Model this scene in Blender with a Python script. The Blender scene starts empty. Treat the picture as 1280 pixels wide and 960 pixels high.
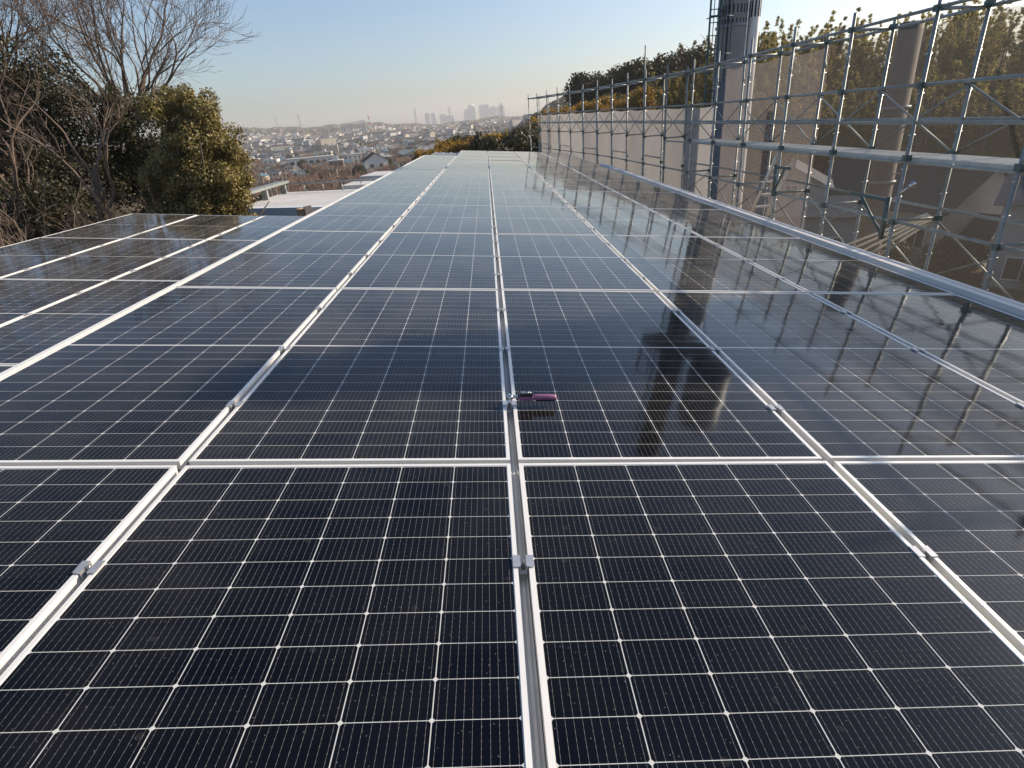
import bpy, math, random
import numpy as np
from mathutils import Matrix, Vector
R = math.radians
S = bpy.context.scene
COL = S.collection

# ------------------------------------------------------------------ camera
CAM = Vector((-0.0023, -1.7049, 1.1069))
RIGHT = (0.99643, -0.04327, -0.07247); DOWN = (-0.08398, -0.42197, -0.90271); FWD = (0.00848, 0.90558, -0.42410)
FPX = 698.8
cd = bpy.data.cameras.new('camera'); cam = bpy.data.objects.new('camera', cd); COL.objects.link(cam)
cam.matrix_world = Matrix(((RIGHT[0], -DOWN[0], -FWD[0], CAM.x), (RIGHT[1], -DOWN[1], -FWD[1], CAM.y),
                           (RIGHT[2], -DOWN[2], -FWD[2], CAM.z), (0, 0, 0, 1)))
cd.sensor_width = 36; cd.lens = FPX / 1280 * 36; cd.clip_start = 0.05; cd.clip_end = 20000
S.camera = cam

# ------------------------------------------------------------------ sky, sun, exposure
SUN_AZ, SUN_EL = 74.0, 25.0
world = bpy.data.worlds.new('World'); S.world = world; world.use_nodes = True
wn = world.node_tree.nodes; wl = world.node_tree.links
sky = wn.new('ShaderNodeTexSky'); sky.sky_type = 'NISHITA'; sky.sun_disc = False
sky.sun_elevation = R(SUN_EL); sky.sun_rotation = R(SUN_AZ); sky.altitude = 50
sky.air_density = 1.0; sky.dust_density = 1.9; sky.ozone_density = 3.4
wl.new(sky.outputs[0], wn['Background'].inputs[0]); wn['Background'].inputs[1].default_value = 0.124
sv = Vector((math.sin(R(SUN_AZ)) * math.cos(R(SUN_EL)), math.cos(R(SUN_AZ)) * math.cos(R(SUN_EL)), math.sin(R(SUN_EL))))
sd = bpy.data.lights.new('sun', 'SUN'); sun = bpy.data.objects.new('sun', sd); COL.objects.link(sun)
sd.energy = 5.0; sd.angle = R(0.53); sd.color = (1.0, 0.85, 0.66)
sun.rotation_euler = sv.to_track_quat('Z', 'Y').to_euler(); sun.location = (60, 20, 60)
S.view_settings.view_transform = 'Standard'; S.view_settings.look = 'None'
S.view_settings.exposure = 0.55; S.view_settings.gamma = 1.0; S.view_settings.use_curve_mapping = False
S.cycles.max_bounces = 6; S.cycles.transparent_max_bounces = 20; S.cycles.volume_bounces = 0
S.cycles.sample_clamp_indirect = 6.0; S.cycles.use_denoising = True

rng = random.Random(7)
ROOF = Matrix.Rotation(R(5.4), 4, 'Y')          # the roof falls 5.4 degrees to the right

# ------------------------------------------------------------------ materials
def newmat(name):
    m = bpy.data.materials.new(name); m.use_nodes = True
    return m, m.node_tree.nodes, m.node_tree.links, m.node_tree.nodes['Principled BSDF']

def mat(name, col, rough=0.7, metal=0.0, var=0.15, scale=6.0, bump=0.0, spec=0.5, coords='Object', rand=0.0):
    m, n, l, b = newmat(name)
    b.inputs['Roughness'].default_value = rough; b.inputs['Metallic'].default_value = metal
    b.inputs['Specular IOR Level'].default_value = spec
    tc = n.new('ShaderNodeTexCoord'); nz = n.new('ShaderNodeTexNoise')
    nz.inputs['Scale'].default_value = scale; nz.inputs['Detail'].default_value = 5; nz.inputs['Roughness'].default_value = 0.6
    l.new(tc.outputs[coords], nz.inputs['Vector'])
    mp = n.new('ShaderNodeMapRange'); mp.inputs['From Min'].default_value = 0.25; mp.inputs['From Max'].default_value = 0.75
    mp.inputs['To Min'].default_value = 1 - var; mp.inputs['To Max'].default_value = 1 + var
    l.new(nz.outputs['Fac'], mp.inputs['Value'])
    src = mp.outputs[0]
    if rand:
        oi = n.new('ShaderNodeObjectInfo'); m2 = n.new('ShaderNodeMapRange')
        m2.inputs['To Min'].default_value = 1 - rand; m2.inputs['To Max'].default_value = 1 + rand
        l.new(oi.outputs['Random'], m2.inputs['Value'])
        mu = n.new('ShaderNodeMath'); mu.operation = 'MULTIPLY'; l.new(src, mu.inputs[0]); l.new(m2.outputs[0], mu.inputs[1]); src = mu.outputs[0]
    hs = n.new('ShaderNodeVectorMath'); hs.operation = 'SCALE'; hs.inputs[0].default_value = col
    l.new(src, hs.inputs['Scale']); l.new(hs.outputs[0], b.inputs['Base Color'])
    if bump:
        bp = n.new('ShaderNodeBump'); bp.inputs['Strength'].default_value = bump; bp.inputs['Distance'].default_value = 0.02
        l.new(nz.outputs['Fac'], bp.inputs['Height']); l.new(bp.outputs[0], b.inputs['Normal'])
    return m

def leafmat(name, c1, c2, trans=0.35, rough=0.55, rand=0.2, scale=1.3):
    m, n, l, b = newmat(name)
    b.inputs['Roughness'].default_value = rough; b.inputs['Specular IOR Level'].default_value = 0.35
    tc = n.new('ShaderNodeTexCoord'); nz = n.new('ShaderNodeTexNoise'); nz.inputs['Scale'].default_value = scale; nz.inputs['Detail'].default_value = 3
    l.new(tc.outputs['Object'], nz.inputs['Vector'])
    rp = n.new('ShaderNodeValToRGB'); rp.color_ramp.elements[0].position = 0.32; rp.color_ramp.elements[1].position = 0.68
    rp.color_ramp.elements[0].color = (*c1, 1); rp.color_ramp.elements[1].color = (*c2, 1)
    l.new(nz.outputs['Fac'], rp.inputs[0])
    oi = n.new('ShaderNodeObjectInfo'); m2 = n.new('ShaderNodeMapRange'); m2.inputs['To Min'].default_value = 1 - rand; m2.inputs['To Max'].default_value = 1 + rand
    l.new(oi.outputs['Random'], m2.inputs['Value'])
    hs = n.new('ShaderNodeVectorMath'); hs.operation = 'SCALE'; l.new(rp.outputs[0], hs.inputs[0]); l.new(m2.outputs[0], hs.inputs['Scale'])
    l.new(hs.outputs[0], b.inputs['Base Color'])
    tr = n.new('ShaderNodeBsdfTranslucent'); l.new(hs.outputs[0], tr.inputs['Color'])
    mx = n.new('ShaderNodeMixShader'); mx.inputs[0].default_value = trans
    l.new(b.outputs[0], mx.inputs[1]); l.new(tr.outputs[0], mx.inputs[2]); l.new(mx.outputs[0], n['Material Output'].inputs['Surface'])
    return m

def meshmat(name, col, cover, rand=0.12):
    """woven scaffold sheet: open weave (transparent) and threads that reflect and let light through"""
    m, n, l, b = newmat(name)
    n.remove(b)
    tc = n.new('ShaderNodeTexCoord'); nz = n.new('ShaderNodeTexNoise'); nz.inputs['Scale'].default_value = 1.1; nz.inputs['Detail'].default_value = 3
    l.new(tc.outputs['Object'], nz.inputs['Vector'])
    oi = n.new('ShaderNodeObjectInfo')
    mp = n.new('ShaderNodeMapRange'); mp.inputs['From Min'].default_value = .3; mp.inputs['From Max'].default_value = .7
    mp.inputs['To Min'].default_value = 1 - rand * .5; mp.inputs['To Max'].default_value = 1 + rand * .5
    l.new(nz.outputs['Fac'], mp.inputs['Value'])
    m2 = n.new('ShaderNodeMapRange'); m2.inputs['To Min'].default_value = 1 - rand; m2.inputs['To Max'].default_value = 1 + rand
    l.new(oi.outputs['Random'], m2.inputs['Value'])
    mu = n.new('ShaderNodeMath'); mu.operation = 'MULTIPLY'; l.new(mp.outputs[0], mu.inputs[0]); l.new(m2.outputs[0], mu.inputs[1])
    hs = n.new('ShaderNodeVectorMath'); hs.operation = 'SCALE'; hs.inputs[0].default_value = col; l.new(mu.outputs[0], hs.inputs['Scale'])
    df = n.new('ShaderNodeBsdfDiffuse'); tl = n.new('ShaderNodeBsdfTranslucent'); tp = n.new('ShaderNodeBsdfTransparent')
    l.new(hs.outputs[0], df.inputs[0]); l.new(hs.outputs[0], tl.inputs[0])
    a = n.new('ShaderNodeMixShader'); a.inputs[0].default_value = .35; l.new(df.outputs[0], a.inputs[1]); l.new(tl.outputs[0], a.inputs[2])
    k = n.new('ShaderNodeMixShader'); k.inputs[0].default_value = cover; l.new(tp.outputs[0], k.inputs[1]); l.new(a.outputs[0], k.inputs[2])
    l.new(k.outputs[0], n['Material Output'].inputs['Surface'])
    return m

class NX:
    """tiny expression builder over Math nodes"""
    def __init__(s, nt): s.nt = nt
    def op(s, o, a, b=None, c=None):
        nd = s.nt.nodes.new('ShaderNodeMath'); nd.operation = o
        for i, v in enumerate((a, b, c)):
            if v is None: continue
            if isinstance(v, (int, float)): nd.inputs[i].default_value = v
            else: s.nt.links.new(v, nd.inputs[i])
        return nd.outputs[0]

def cellmat(name='solar_cells'):
    m, n, l, b = newmat(name)
    x = NX(m.node_tree); o = x.op
    tc = n.new('ShaderNodeTexCoord'); sp = n.new('ShaderNodeSeparateXYZ'); l.new(tc.outputs['Object'], sp.inputs[0])
    X, Y = sp.outputs[0], sp.outputs[1]
    PX, PY, MID = 0.1842, 0.0931, 0.0065
    ax = o('ADD', X, 3 * PX); u = o('MULTIPLY', o('FRACT', o('DIVIDE', ax, PX)), PX); du = o('MINIMUM', u, o('SUBTRACT', PX, u))
    yy = o('SUBTRACT', o('ABSOLUTE', Y), MID)
    v = o('MULTIPLY', o('FRACT', o('DIVIDE', o('ADD', yy, 1.0 * PY), PY)), PY); dv = o('MINIMUM', v, o('SUBTRACT', PY, v))
    gap = o('LESS_THAN', o('MINIMUM', du, o('ADD', dv, 0.0004)), 0.0012)
    gap = o('MAXIMUM', gap, o('LESS_THAN', o('ADD', du, dv), 0.0070))
    gap = o('MAXIMUM', gap, o('LESS_THAN', yy, 0.0))
    gap = o('MAXIMUM', gap, o('GREATER_THAN', o('ABSOLUTE', X), 3 * PX - 0.001))
    gap = o('MAXIMUM', gap, o('GREATER_THAN', yy, 12 * PY - 0.001))
    # busbars: ten thin wires per cell, brighter at the solder pads
    w = o('FRACT', o('DIVIDE', o('SUBTRACT', u, 0.0013), 0.01816)); bar = o('LESS_THAN', o('ABSOLUTE', o('SUBTRACT', w, 0.5)), 0.021)
    pad = o('LESS_THAN', o('FRACT', o('DIVIDE', yy, 0.0155)), 0.24)
    barv = o('MULTIPLY', bar, o('ADD', 0.48, o('MULTIPLY', pad, 0.52)))
    # dust film with streaks and spots
    nz = n.new('ShaderNodeTexNoise'); nz.inputs['Scale'].default_value = 2.2; nz.inputs['Detail'].default_value = 6
    mpn = n.new('ShaderNodeMapping'); mpn.inputs['Scale'].default_value = (1.0, 0.55, 1)
    geo = n.new('ShaderNodeNewGeometry'); l.new(geo.outputs['Position'], mpn.inputs[0]); l.new(mpn.outputs[0], nz.inputs['Vector'])
    sp2 = n.new('ShaderNodeTexVoronoi'); sp2.inputs['Scale'].default_value = 55; l.new(geo.outputs['Position'], sp2.inputs['Vector'])
    sp3 = n.new('ShaderNodeTexVoronoi'); sp3.inputs['Scale'].default_value = 9; l.new(geo.outputs['Position'], sp3.inputs['Vector'])
    sp4 = n.new('ShaderNodeTexNoise'); sp4.inputs['Scale'].default_value = 38; l.new(geo.outputs['Position'], sp4.inputs['Vector'])
    ring = o('MULTIPLY', o('LESS_THAN', o('ADD', sp3.outputs['Distance'], o('MULTIPLY', sp4.outputs['Fac'], .12)), .135), .012)
    spk = o('ADD', o('MULTIPLY', o('LESS_THAN', sp2.outputs['Distance'], 0.08), 0.09), ring)
    dust = o('ADD', o('MULTIPLY', o('SUBTRACT', nz.outputs['Fac'], 0.38), 0.010), 0.0003)
    dust = o('ADD', o('MAXIMUM', dust, 0.0005), spk)
    oi = n.new('ShaderNodeObjectInfo')
    tone = o('ADD', 0.75, o('MULTIPLY', oi.outputs['Random'], 0.5))
    wn_ = n.new('ShaderNodeTexWhiteNoise'); cmb = n.new('ShaderNodeCombineXYZ')
    l.new(o('FLOOR', o('DIVIDE', ax, PX)), cmb.inputs[0]); l.new(o('FLOOR', o('DIVIDE', Y, PY)), cmb.inputs[1]); l.new(oi.outputs['Random'], cmb.inputs[2])
    l.new(cmb.outputs[0], wn_.inputs['Vector'])
    tone = o('MULTIPLY', tone, o('ADD', 0.8, o('MULTIPLY', wn_.outputs['Value'], 0.4)))
    cell = n.new('ShaderNodeCombineXYZ')
    l.new(o('ADD', o('MULTIPLY', tone, 0.0012), dust), cell.inputs[0]); l.new(o('ADD', o('MULTIPLY', tone, 0.0016), o('MULTIPLY', dust, .93)), cell.inputs[1])
    l.new(o('ADD', o('MULTIPLY', tone, 0.0036), o('MULTIPLY', dust, .85)), cell.inputs[2])
    m1 = n.new('ShaderNodeMix'); m1.data_type = 'RGBA'; l.new(barv, m1.inputs[0]); l.new(cell.outputs[0], m1.inputs[6]); m1.inputs[7].default_value = (.25, .245, .24, 1)
    m2 = n.new('ShaderNodeMix'); m2.data_type = 'RGBA'; l.new(gap, m2.inputs[0]); l.new(m1.outputs[2], m2.inputs[6]); m2.inputs[7].default_value = (.50, .50, .49, 1)
    l.new(m2.outputs[2], b.inputs['Base Color'])
    b.inputs['IOR'].default_value = 1.31; b.inputs['Specular IOR Level'].default_value = 0.46; b.inputs['Specular Tint'].default_value = (.60, .81, 1.0, 1)
    rr = o('ADD', 0.015, o('MULTIPLY', nz.outputs['Fac'], 0.085)); l.new(rr, b.inputs['Roughness'])
    # thin dry dust film: water-run streaks down the slope and smears, catching the sun at a grazing view
    st = n.new('ShaderNodeTexNoise'); st.inputs['Scale'].default_value = 1.0; st.inputs['Detail'].default_value = 7; st.inputs['Roughness'].default_value = .62
    ms = n.new('ShaderNodeMapping'); ms.inputs['Scale'].default_value = (1.3, 9.0, 1.3); l.new(geo.outputs['Position'], ms.inputs[0]); l.new(ms.outputs[0], st.inputs['Vector'])
    film = o('MULTIPLY', o('MAXIMUM', o('SUBTRACT', o('ADD', o('MULTIPLY', st.outputs['Fac'], .55), o('MULTIPLY', nz.outputs['Fac'], .55)), .39), .0), .34)
    film = o('MULTIPLY', film, o('ADD', .7, o('MULTIPLY', oi.outputs['Random'], .6)))
    l.new(film, b.inputs['Sheen Weight']); b.inputs['Sheen Roughness'].default_value = .45; b.inputs['Sheen Tint'].default_value = (1.0, .93, .84, 1)
    nb = n.new('ShaderNodeTexNoise'); nb.inputs['Scale'].default_value = 4.0; nb.inputs['Detail'].default_value = 2
    l.new(geo.outputs['Position'], nb.inputs['Vector'])
    bp = n.new('ShaderNodeBump'); bp.inputs['Strength'].default_value = 0.10; bp.inputs['Distance'].default_value = 0.008
    l.new(nb.outputs['Fac'], bp.inputs['Height']); l.new(bp.outputs[0], b.inputs['Normal'])
    return m

M = {}
M['cells'] = cellmat()
M['frame'] = mat('anodised_frame', (.74, .73, .70), .42, .2, .06, 3)
M['rail'] = mat('rail_aluminium', (.50, .50, .49), .5, .25, .15, 4)
M['clamp'] = mat('clamp_aluminium', (.55, .55, .55), .35, .7, .1, 20)
M['bolt'] = mat('bolt_steel', (.35, .34, .32), .3, .9, .1, 30)
M['roofmetal'] = mat('roof_sheet', (.20, .21, .23), .5, .3, .2, 2, .1)
M['coping'] = mat('coping_metal', (.76, .71, .65), .75, 0, .10, 1.5, .05, spec=.25)
M['joint'] = mat('joint_sealant', (.10, .10, .10), .8)
M['wallgrey'] = mat('building_wall', (.42, .41, .39), .85, 0, .12, 1.5, .15)
M['galv'] = mat('galvanised_tube', (.27, .29, .28), .46, .3, .25, 7, .05, rand=.15)
M['galvdark'] = mat('coupler_steel', (.10, .14, .14), .5, .5, .3, 18)
M['plank'] = mat('deck_plank_steel', (.55, .54, .49), .55, .2, .16, 5, .1, rand=.1)
M['alu'] = mat('stair_aluminium', (.70, .66, .58), .45, .1, .15, 6)
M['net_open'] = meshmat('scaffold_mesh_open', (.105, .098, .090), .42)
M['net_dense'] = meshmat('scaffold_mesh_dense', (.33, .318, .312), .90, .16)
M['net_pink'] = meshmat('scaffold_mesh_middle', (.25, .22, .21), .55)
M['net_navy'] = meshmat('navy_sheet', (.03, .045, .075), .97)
M['steelblue'] = mat('chimney_steel', (.27, .285, .31), .5, .25, .18, 1.3, .08)
M['whitepipe'] = mat('flue_white', (.74, .72, .68), .45, 0, .10, 2.5)
M['slot'] = mat('louvre_dark', (.025, .025, .03), .8)
M['ladder'] = mat('ladder_green', (.045, .09, .09), .5, .4, .2, 6)
M['concrete'] = mat('pole_concrete', (.165, .135, .115), .85, 0, .16, 3, .2)
M['bark'] = mat('bark_grey', (.17, .13, .10), .9, 0, .35, 5, .4)
M['barkdark'] = mat('bark_dark', (.10, .075, .06), .9, 0, .35, 5, .4)
M['twigbark'] = mat('twig_bark', (.135, .098, .074), .9, 0, .3, 3)
M['palebark'] = mat('pale_bark', (.27, .20, .15), .9, 0, .3, 4)
M['twig'] = mat('twig_brown', (.20, .135, .10), .9, 0, .3, 3)
M['leaf_holly'] = leafmat('holly_leaves', (.095, .080, .027), (.28, .22, .075), .2, .42, .1, 1.6)
M['leaf_dark'] = leafmat('dark_leaves', (.018, .019, .007), (.056, .050, .018), .18, .5, .25, .9)
M['leaf_bamboo'] = leafmat('bamboo_leaves', (.18, .155, .04), (.46, .37, .11), .5, .55, .28, .5)
M['leaf_cedar'] = leafmat('cedar_leaves', (.085, .08, .022), (.28, .22, .065), .48, .6, .25, .5)
M['leaf_gold'] = leafmat('golden_leaves', (.20, .115, .018), (.36, .22, .03), .4, .6, .25, .5)
M['leaf_olive'] = leafmat('olive_leaves', (.040, .042, .016), (.10, .09, .03), .25, .6, .3, .5)
M['purple'] = mat('wrench_purple', (.22, .085, .17), .4, 0, .06, 40)
M['blackplastic'] = mat('black_plastic', (.015, .015, .017), .35, 0, .1, 30)
M['chrome'] = mat('chrome_steel', (.55, .55, .56), .2, .95, .06, 20)
M['display'] = mat('display_grey', (.10, .12, .12), .15, 0, .1, 30)
M['window'] = mat('window_glass', (.03, .035, .045), .08, 0, .1, 3)
M['rooflight'] = mat('white_flat_roof', (.50, .49, .48), .8, 0, .16, .8, .1)
M['bluewall'] = mat('pale_wall', (.66, .74, .82), .8, 0, .08, 1.2)
M['wood'] = mat('brown_boards', (.60, .42, .25), .8, 0, .25, 5)
M['darkwall'] = mat('dark_wall', (.05, .05, .055), .8, 0, .2, 2)
M['tarp_blue'] = mat('blue_tarp', (.08, .22, .46), .6, 0, .2, 4)
M['tower'] = mat('tower_glass', (.48, .50, .53), .5, 0, .12, .05)
M['redpaint'] = mat('red_paint', (.55, .09, .05), .6)
M['whitepaint'] = mat('white_paint', (.78, .78, .76), .6)
M['pylon'] = mat('pylon_steel', (.33, .34, .35), .5, .4)
M['netgreen'] = meshmat('range_net', (.22, .25, .24), .35)

# ------------------------------------------------------------------ mesh builder
class MB:
    def __init__(s): s.v = []; s.f = []; s.mi = []; s.sm = []
    def add(s, vs, fs, mi=0, smooth=False):
        b = len(s.v); s.v.extend(tuple(p) for p in vs)
        for f in fs: s.f.append(tuple(i + b for i in f)); s.mi.append(mi); s.sm.append(smooth)
        return s
    def box(s, x0, x1, y0, y1, z0, z1, mi=0, T=None):
        vs = [(x0, y0, z0), (x1, y0, z0), (x1, y1, z0), (x0, y1, z0), (x0, y0, z1), (x1, y0, z1), (x1, y1, z1), (x0, y1, z1)]
        if T is not None: vs = [T @ Vector(p) for p in vs]
        return s.add(vs, [(3, 2, 1, 0), (4, 5, 6, 7), (0, 1, 5, 4), (1, 2, 6, 5), (2, 3, 7, 6), (3, 0, 4, 7)], mi)
    def tube(s, pts, rad, n=8, mi=0, cap=True, smooth=True):
        pts = [Vector(p) for p in pts]
        if isinstance(rad, (int, float)): rad = [rad] * len(pts)
        base = len(s.v); ref = None
        for i, p in enumerate(pts):
            d = (pts[min(i + 1, len(pts) - 1)] - pts[max(i - 1, 0)]).normalized()
            if ref is None: ref = Vector((0, 0, 1)) if abs(d.z) < .9 else Vector((1, 0, 0))
            a = d.cross(ref)
            if a.length < 1e-5: a = d.cross(Vector((0.3, 1, 0.2)))
            a.normalize(); b = d.cross(a); ref = b.cross(d) if False else ref
            for k in range(n):
                t = 2 * math.pi * k / n
                s.v.append(tuple(p + (a * math.cos(t) + b * math.sin(t)) * rad[i]))
        for i in range(len(pts) - 1):
            for k in range(n):
                k2 = (k + 1) % n
                s.f.append((base + i * n + k, base + i * n + k2, base + (i + 1) * n + k2, base + (i + 1) * n + k)); s.mi.append(mi); s.sm.append(smooth)
        if cap and n > 2:
            s.f.append(tuple(base + k for k in reversed(range(n)))); s.mi.append(mi); s.sm.append(False)
            e = base + (len(pts) - 1) * n
            s.f.append(tuple(e + k for k in range(n))); s.mi.append(mi); s.sm.append(False)
        return s
    def lathe(s, prof, n=24, mi=0, c=(0, 0, 0), smooth=True):
        base = len(s.v)
        for r, z in prof:
            for k in range(n):
                t = 2 * math.pi * k / n; s.v.append((c[0] + r * math.cos(t), c[1] + r * math.sin(t), c[2] + z))
        for i in range(len(prof) - 1):
            for k in range(n):
                k2 = (k + 1) % n
                s.f.append((base + i * n + k, base + i * n + k2, base + (i + 1) * n + k2, base + (i + 1) * n + k)); s.mi.append(mi); s.sm.append(smooth)
        return s
    def build(s, name, mats, parent=None, loc=None, bevel=0):
        me = bpy.data.meshes.new(name); me.from_pydata(s.v, [], s.f)
        if not isinstance(mats, (list, tuple)): mats = [mats]
        for m in mats: me.materials.append(m)
        me.polygons.foreach_set('material_index', s.mi); me.polygons.foreach_set('use_smooth', s.sm); me.update()
        o = bpy.data.objects.new(name, me); COL.objects.link(o)
        if parent is not None: o.parent = parent
        if loc is not None: o.location = loc
        if bevel:
            b = o.modifiers.new('bevel', 'BEVEL'); b.width = bevel; b.segments = 2; b.limit_method = 'ANGLE'
        return o

def tag(o, label, cat, group=None, kind=None):
    if label: o['label'] = label
    if cat: o['category'] = cat
    if group: o['group'] = group
    if kind: o['kind'] = kind
    return o
def thing(name, label, cat, loc=(0, 0, 0), rz=0.0, group=None, matrix=None):
    o = bpy.data.objects.new(name, None); COL.objects.link(o); o.empty_display_size = .2
    if matrix is not None: o.matrix_world = matrix
    else: o.location = loc; o.rotation_euler = (0, 0, rz)
    return tag(o, label, cat, group)
def inst(src, name, parent=None, matrix=None):
    o = bpy.data.objects.new(name, src.data); COL.objects.link(o)
    if parent is not None: o.parent = parent
    if matrix is not None: o.matrix_local = matrix
    return o
def dup(src, matrix, label=None, group=None):
    kids = list(src.children)
    c = src.copy(); COL.objects.link(c); c.matrix_world = matrix
    if label: c['label'] = label
    if group: c['group'] = group
    for k in kids:
        gk = list(k.children)
        d = k.copy(); COL.objects.link(d); d.parent = c
        for g in gk:
            e = g.copy(); COL.objects.link(e); e.parent = d
    return c
def TRS(x, y, z, rz=0, sx=1, sy=None, sz=None):
    sy = sx if sy is None else sy; sz = sx if sz is None else sz
    return Matrix.Translation((x, y, z)) @ Matrix.Rotation(rz, 4, 'Z') @ Matrix.Diagonal((sx, sy, sz, 1))
def project(p):
    d = Vector(p) - CAM
    cz = d.dot(Vector(FWD))
    if cz < .1: return None
    return 640 + FPX * d.dot(Vector(RIGHT)) / cz, 480 + FPX * d.dot(Vector(DOWN)) / cz, cz

# ------------------------------------------------------------------ terrain
def sst(a, b, t):
    t = min(1, max(0, (t - a) / (b - a))); return t * t * (3 - 2 * t)
def interp(t, tab):
    for (a, va), (b, vb) in zip(tab, tab[1:]):
        if t <= b: return va + (vb - va) * max(0, (t - a)) / (b - a)
    return tab[-1][1]
PLAIN = [(0, -7.6), (36, -7.6), (60, -10), (120, -16), (300, -20), (600, -19), (1000, -14), (1500, -9), (2000, -3), (2600, 4), (3000, 6), (3600, -5), (5000, -20), (7000, -20)]
RHILL = [(0, -7.6), (60, -7.6), (120, -11), (250, -9), (420, 6), (560, 13), (800, 16), (1200, 4), (2000, 0), (2600, 4), (3600, -5), (7000, -20)]
NEARR = [(0, -7.6), (20, -8.2), (36, -10), (60, -11.4), (70, -9.5), (90, -4.0), (116, 3.0), (160, 6), (300, 8), (560, 14), (800, 16), (1200, 4), (7000, -20)]
LEFTH = [(0, -7.6), (13, -7.2), (22, -4.8), (32, -2.4), (45, .5), (70, 2.0), (120, -4), (300, -16), (1000, -14), (2600, 33), (3600, 10), (7000, -20)]
def height(x, y):
    yy = y + 1.7; r = math.hypot(x, yy); az = math.degrees(math.atan2(x, yy))
    h = interp(r, PLAIN)
    h += (math.sin(az * .55 + 1.0) * 5 + math.sin(az * 1.7) * 2.6 + math.sin(az * 4.1 + 2) * 1.2) * sst(1200, 2400, r) * (1 - sst(3200, 4500, r))
    h += 30 * sst(2, 19, -az) * sst(1500, 2600, r) * (1 - sst(3200, 4500, r))
    w = sst(.5, 8.5, az) * (1 - sst(100, 120, az))
    h = h * (1 - w) + interp(r, RHILL) * w
    w = sst(11, 17, az) * (1 - sst(100, 130, az)); h = h * (1 - w) + interp(r, NEARR) * w
    w = sst(25, 31, -az) * (1 - sst(100, 140, -az)); h = h * (1 - w) + interp(r, LEFTH) * w
    return h
def groundmat():
    m, n, l, b = newmat('ground_cover'); b.inputs['Roughness'].default_value = .95; b.inputs['Specular IOR Level'].default_value = .1
    geo = n.new('ShaderNodeNewGeometry')
    n1 = n.new('ShaderNodeTexNoise'); n1.inputs['Scale'].default_value = .035; n1.inputs['Detail'].default_value = 8; n1.inputs['Roughness'].default_value = .65
    n2 = n.new('ShaderNodeTexNoise'); n2.inputs['Scale'].default_value = .9; n2.inputs['Detail'].default_value = 6
    l.new(geo.outputs['Position'], n1.inputs['Vector']); l.new(geo.outputs['Position'], n2.inputs['Vector'])
    r1 = n.new('ShaderNodeValToRGB'); e = r1.color_ramp.elements; e[0].position = .36; e[0].color = (.035, .036, .022, 1); e[1].position = .62; e[1].color = (.15, .125, .095, 1)
    k = e.new(.48); k.color = (.075, .062, .045, 1)
    l.new(n1.outputs['Fac'], r1.inputs[0])
    mp = n.new('ShaderNodeMapRange'); mp.inputs['From Min'].default_value = .3; mp.inputs['From Max'].default_value = .7; mp.inputs['To Min'].default_value = .6; mp.inputs['To Max'].default_value = 1.4
    l.new(n2.outputs['Fac'], mp.inputs['Value'])
    v = n.new('ShaderNodeVectorMath'); v.operation = 'SCALE'; l.new(r1.outputs[0], v.inputs[0]); l.new(mp.outputs[0], v.inputs['Scale'])
    l.new(v.outputs[0], b.inputs['Base Color'])
    return m
M['ground'] = groundmat()
radii = [0, 4, 8, 13, 18, 24, 30, 36, 42, 50, 60, 72, 86, 104, 125, 150, 185, 230, 290, 360, 440, 540, 660, 800, 980, 1200, 1450, 1750, 2050, 2350, 2600, 2850, 3100, 3500, 4200, 5000]
angs = []
a = -180.0
while a < 179.9:
    angs.append(a); a += 1.0 if -45 <= a < 60 else 5.0
g = MB(); NA = len(angs)
for r in radii:
    for az in angs:
        x, y = r * math.sin(R(az)), r * math.cos(R(az)) - 1.7
        g.v.append((x, y, height(x, y)))
for i in range(len(radii) - 1):
    for k in range(NA):
        k2 = (k + 1) % NA
        g.f.append((i * NA + k, i * NA + k2, (i + 1) * NA + k2, (i + 1) * NA + k)); g.mi.append(0); g.sm.append(True)
ground = g.build('ground', M['ground']); ground['kind'] = 'structure'

# ------------------------------------------------------------------ haze
def haze():
    m = bpy.data.materials.new('haze_air'); m.use_nodes = True; n = m.node_tree.nodes; l = m.node_tree.links
    n.remove(n['Principled BSDF']); pv = n.new('ShaderNodeVolumePrincipled')
    pv.inputs['Color'].default_value = (.94, .92, .90, 1); pv.inputs['Density'].default_value = 0.00023; pv.inputs['Anisotropy'].default_value = .25
    l.new(pv.outputs[0], n['Material Output'].inputs['Volume'])
    b = MB().box(-5300, 5300, -5300, 5300, -36, 150)
    o = b.build('haze', m); o['kind'] = 'stuff'
haze()

# ------------------------------------------------------------------ the building under the panels
P, RP = 1.164, 2.30
PW, PL = 1.134, 2.278
XR = 3 * P + .02                                  # right edge of the array
bld = thing('flat_roof_building', 'long grey building whose low sloping metal roof carries the large panel array', 'building', matrix=ROOF.copy())
rb = MB(); rb.box(-2.36, 3.70, -6, 25.35, -.30, -.115)
x = -2.30
while x < 3.5:
    rb.box(x, x + .05, -5.98, 25.3, -.115, -.085); x += .333
rb.build('roof', M['roofmetal'], bld)
cp = MB(); cp.box(XR + .030, XR + .058, -6, 17.2, -.12, .024); cp.box(XR + .028, XR + .182, -6.003, 17.203, .0242, .032); cp.box(XR + .060, XR + .175, -6, 17.2, -.45, .0240)
cpo = cp.build('parapet_coping', M['coping'], bld)
MB().box(XR + .112, XR + .117, -6.002, 17.202, .030, .0332).build('coping_seam', M['joint'], cpo)
yv = -1.4
while yv < 17:
    MB().box(XR + .027, XR + .179, yv, yv + .006, .022, .0335).build('coping_joint', M['joint'], cpo); yv += 2.4
wb = MB(); wb.box(-2.2, 3.66, -5.9, 25.2, -8.2, -.302); wb.build('wall', M['wallgrey'], bld)
gt = MB(); gt.box(-2.40, -2.37, -6, 20.9, -.16, -.02); gt.build('eaves_trim', M['frame'], bld)

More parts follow.
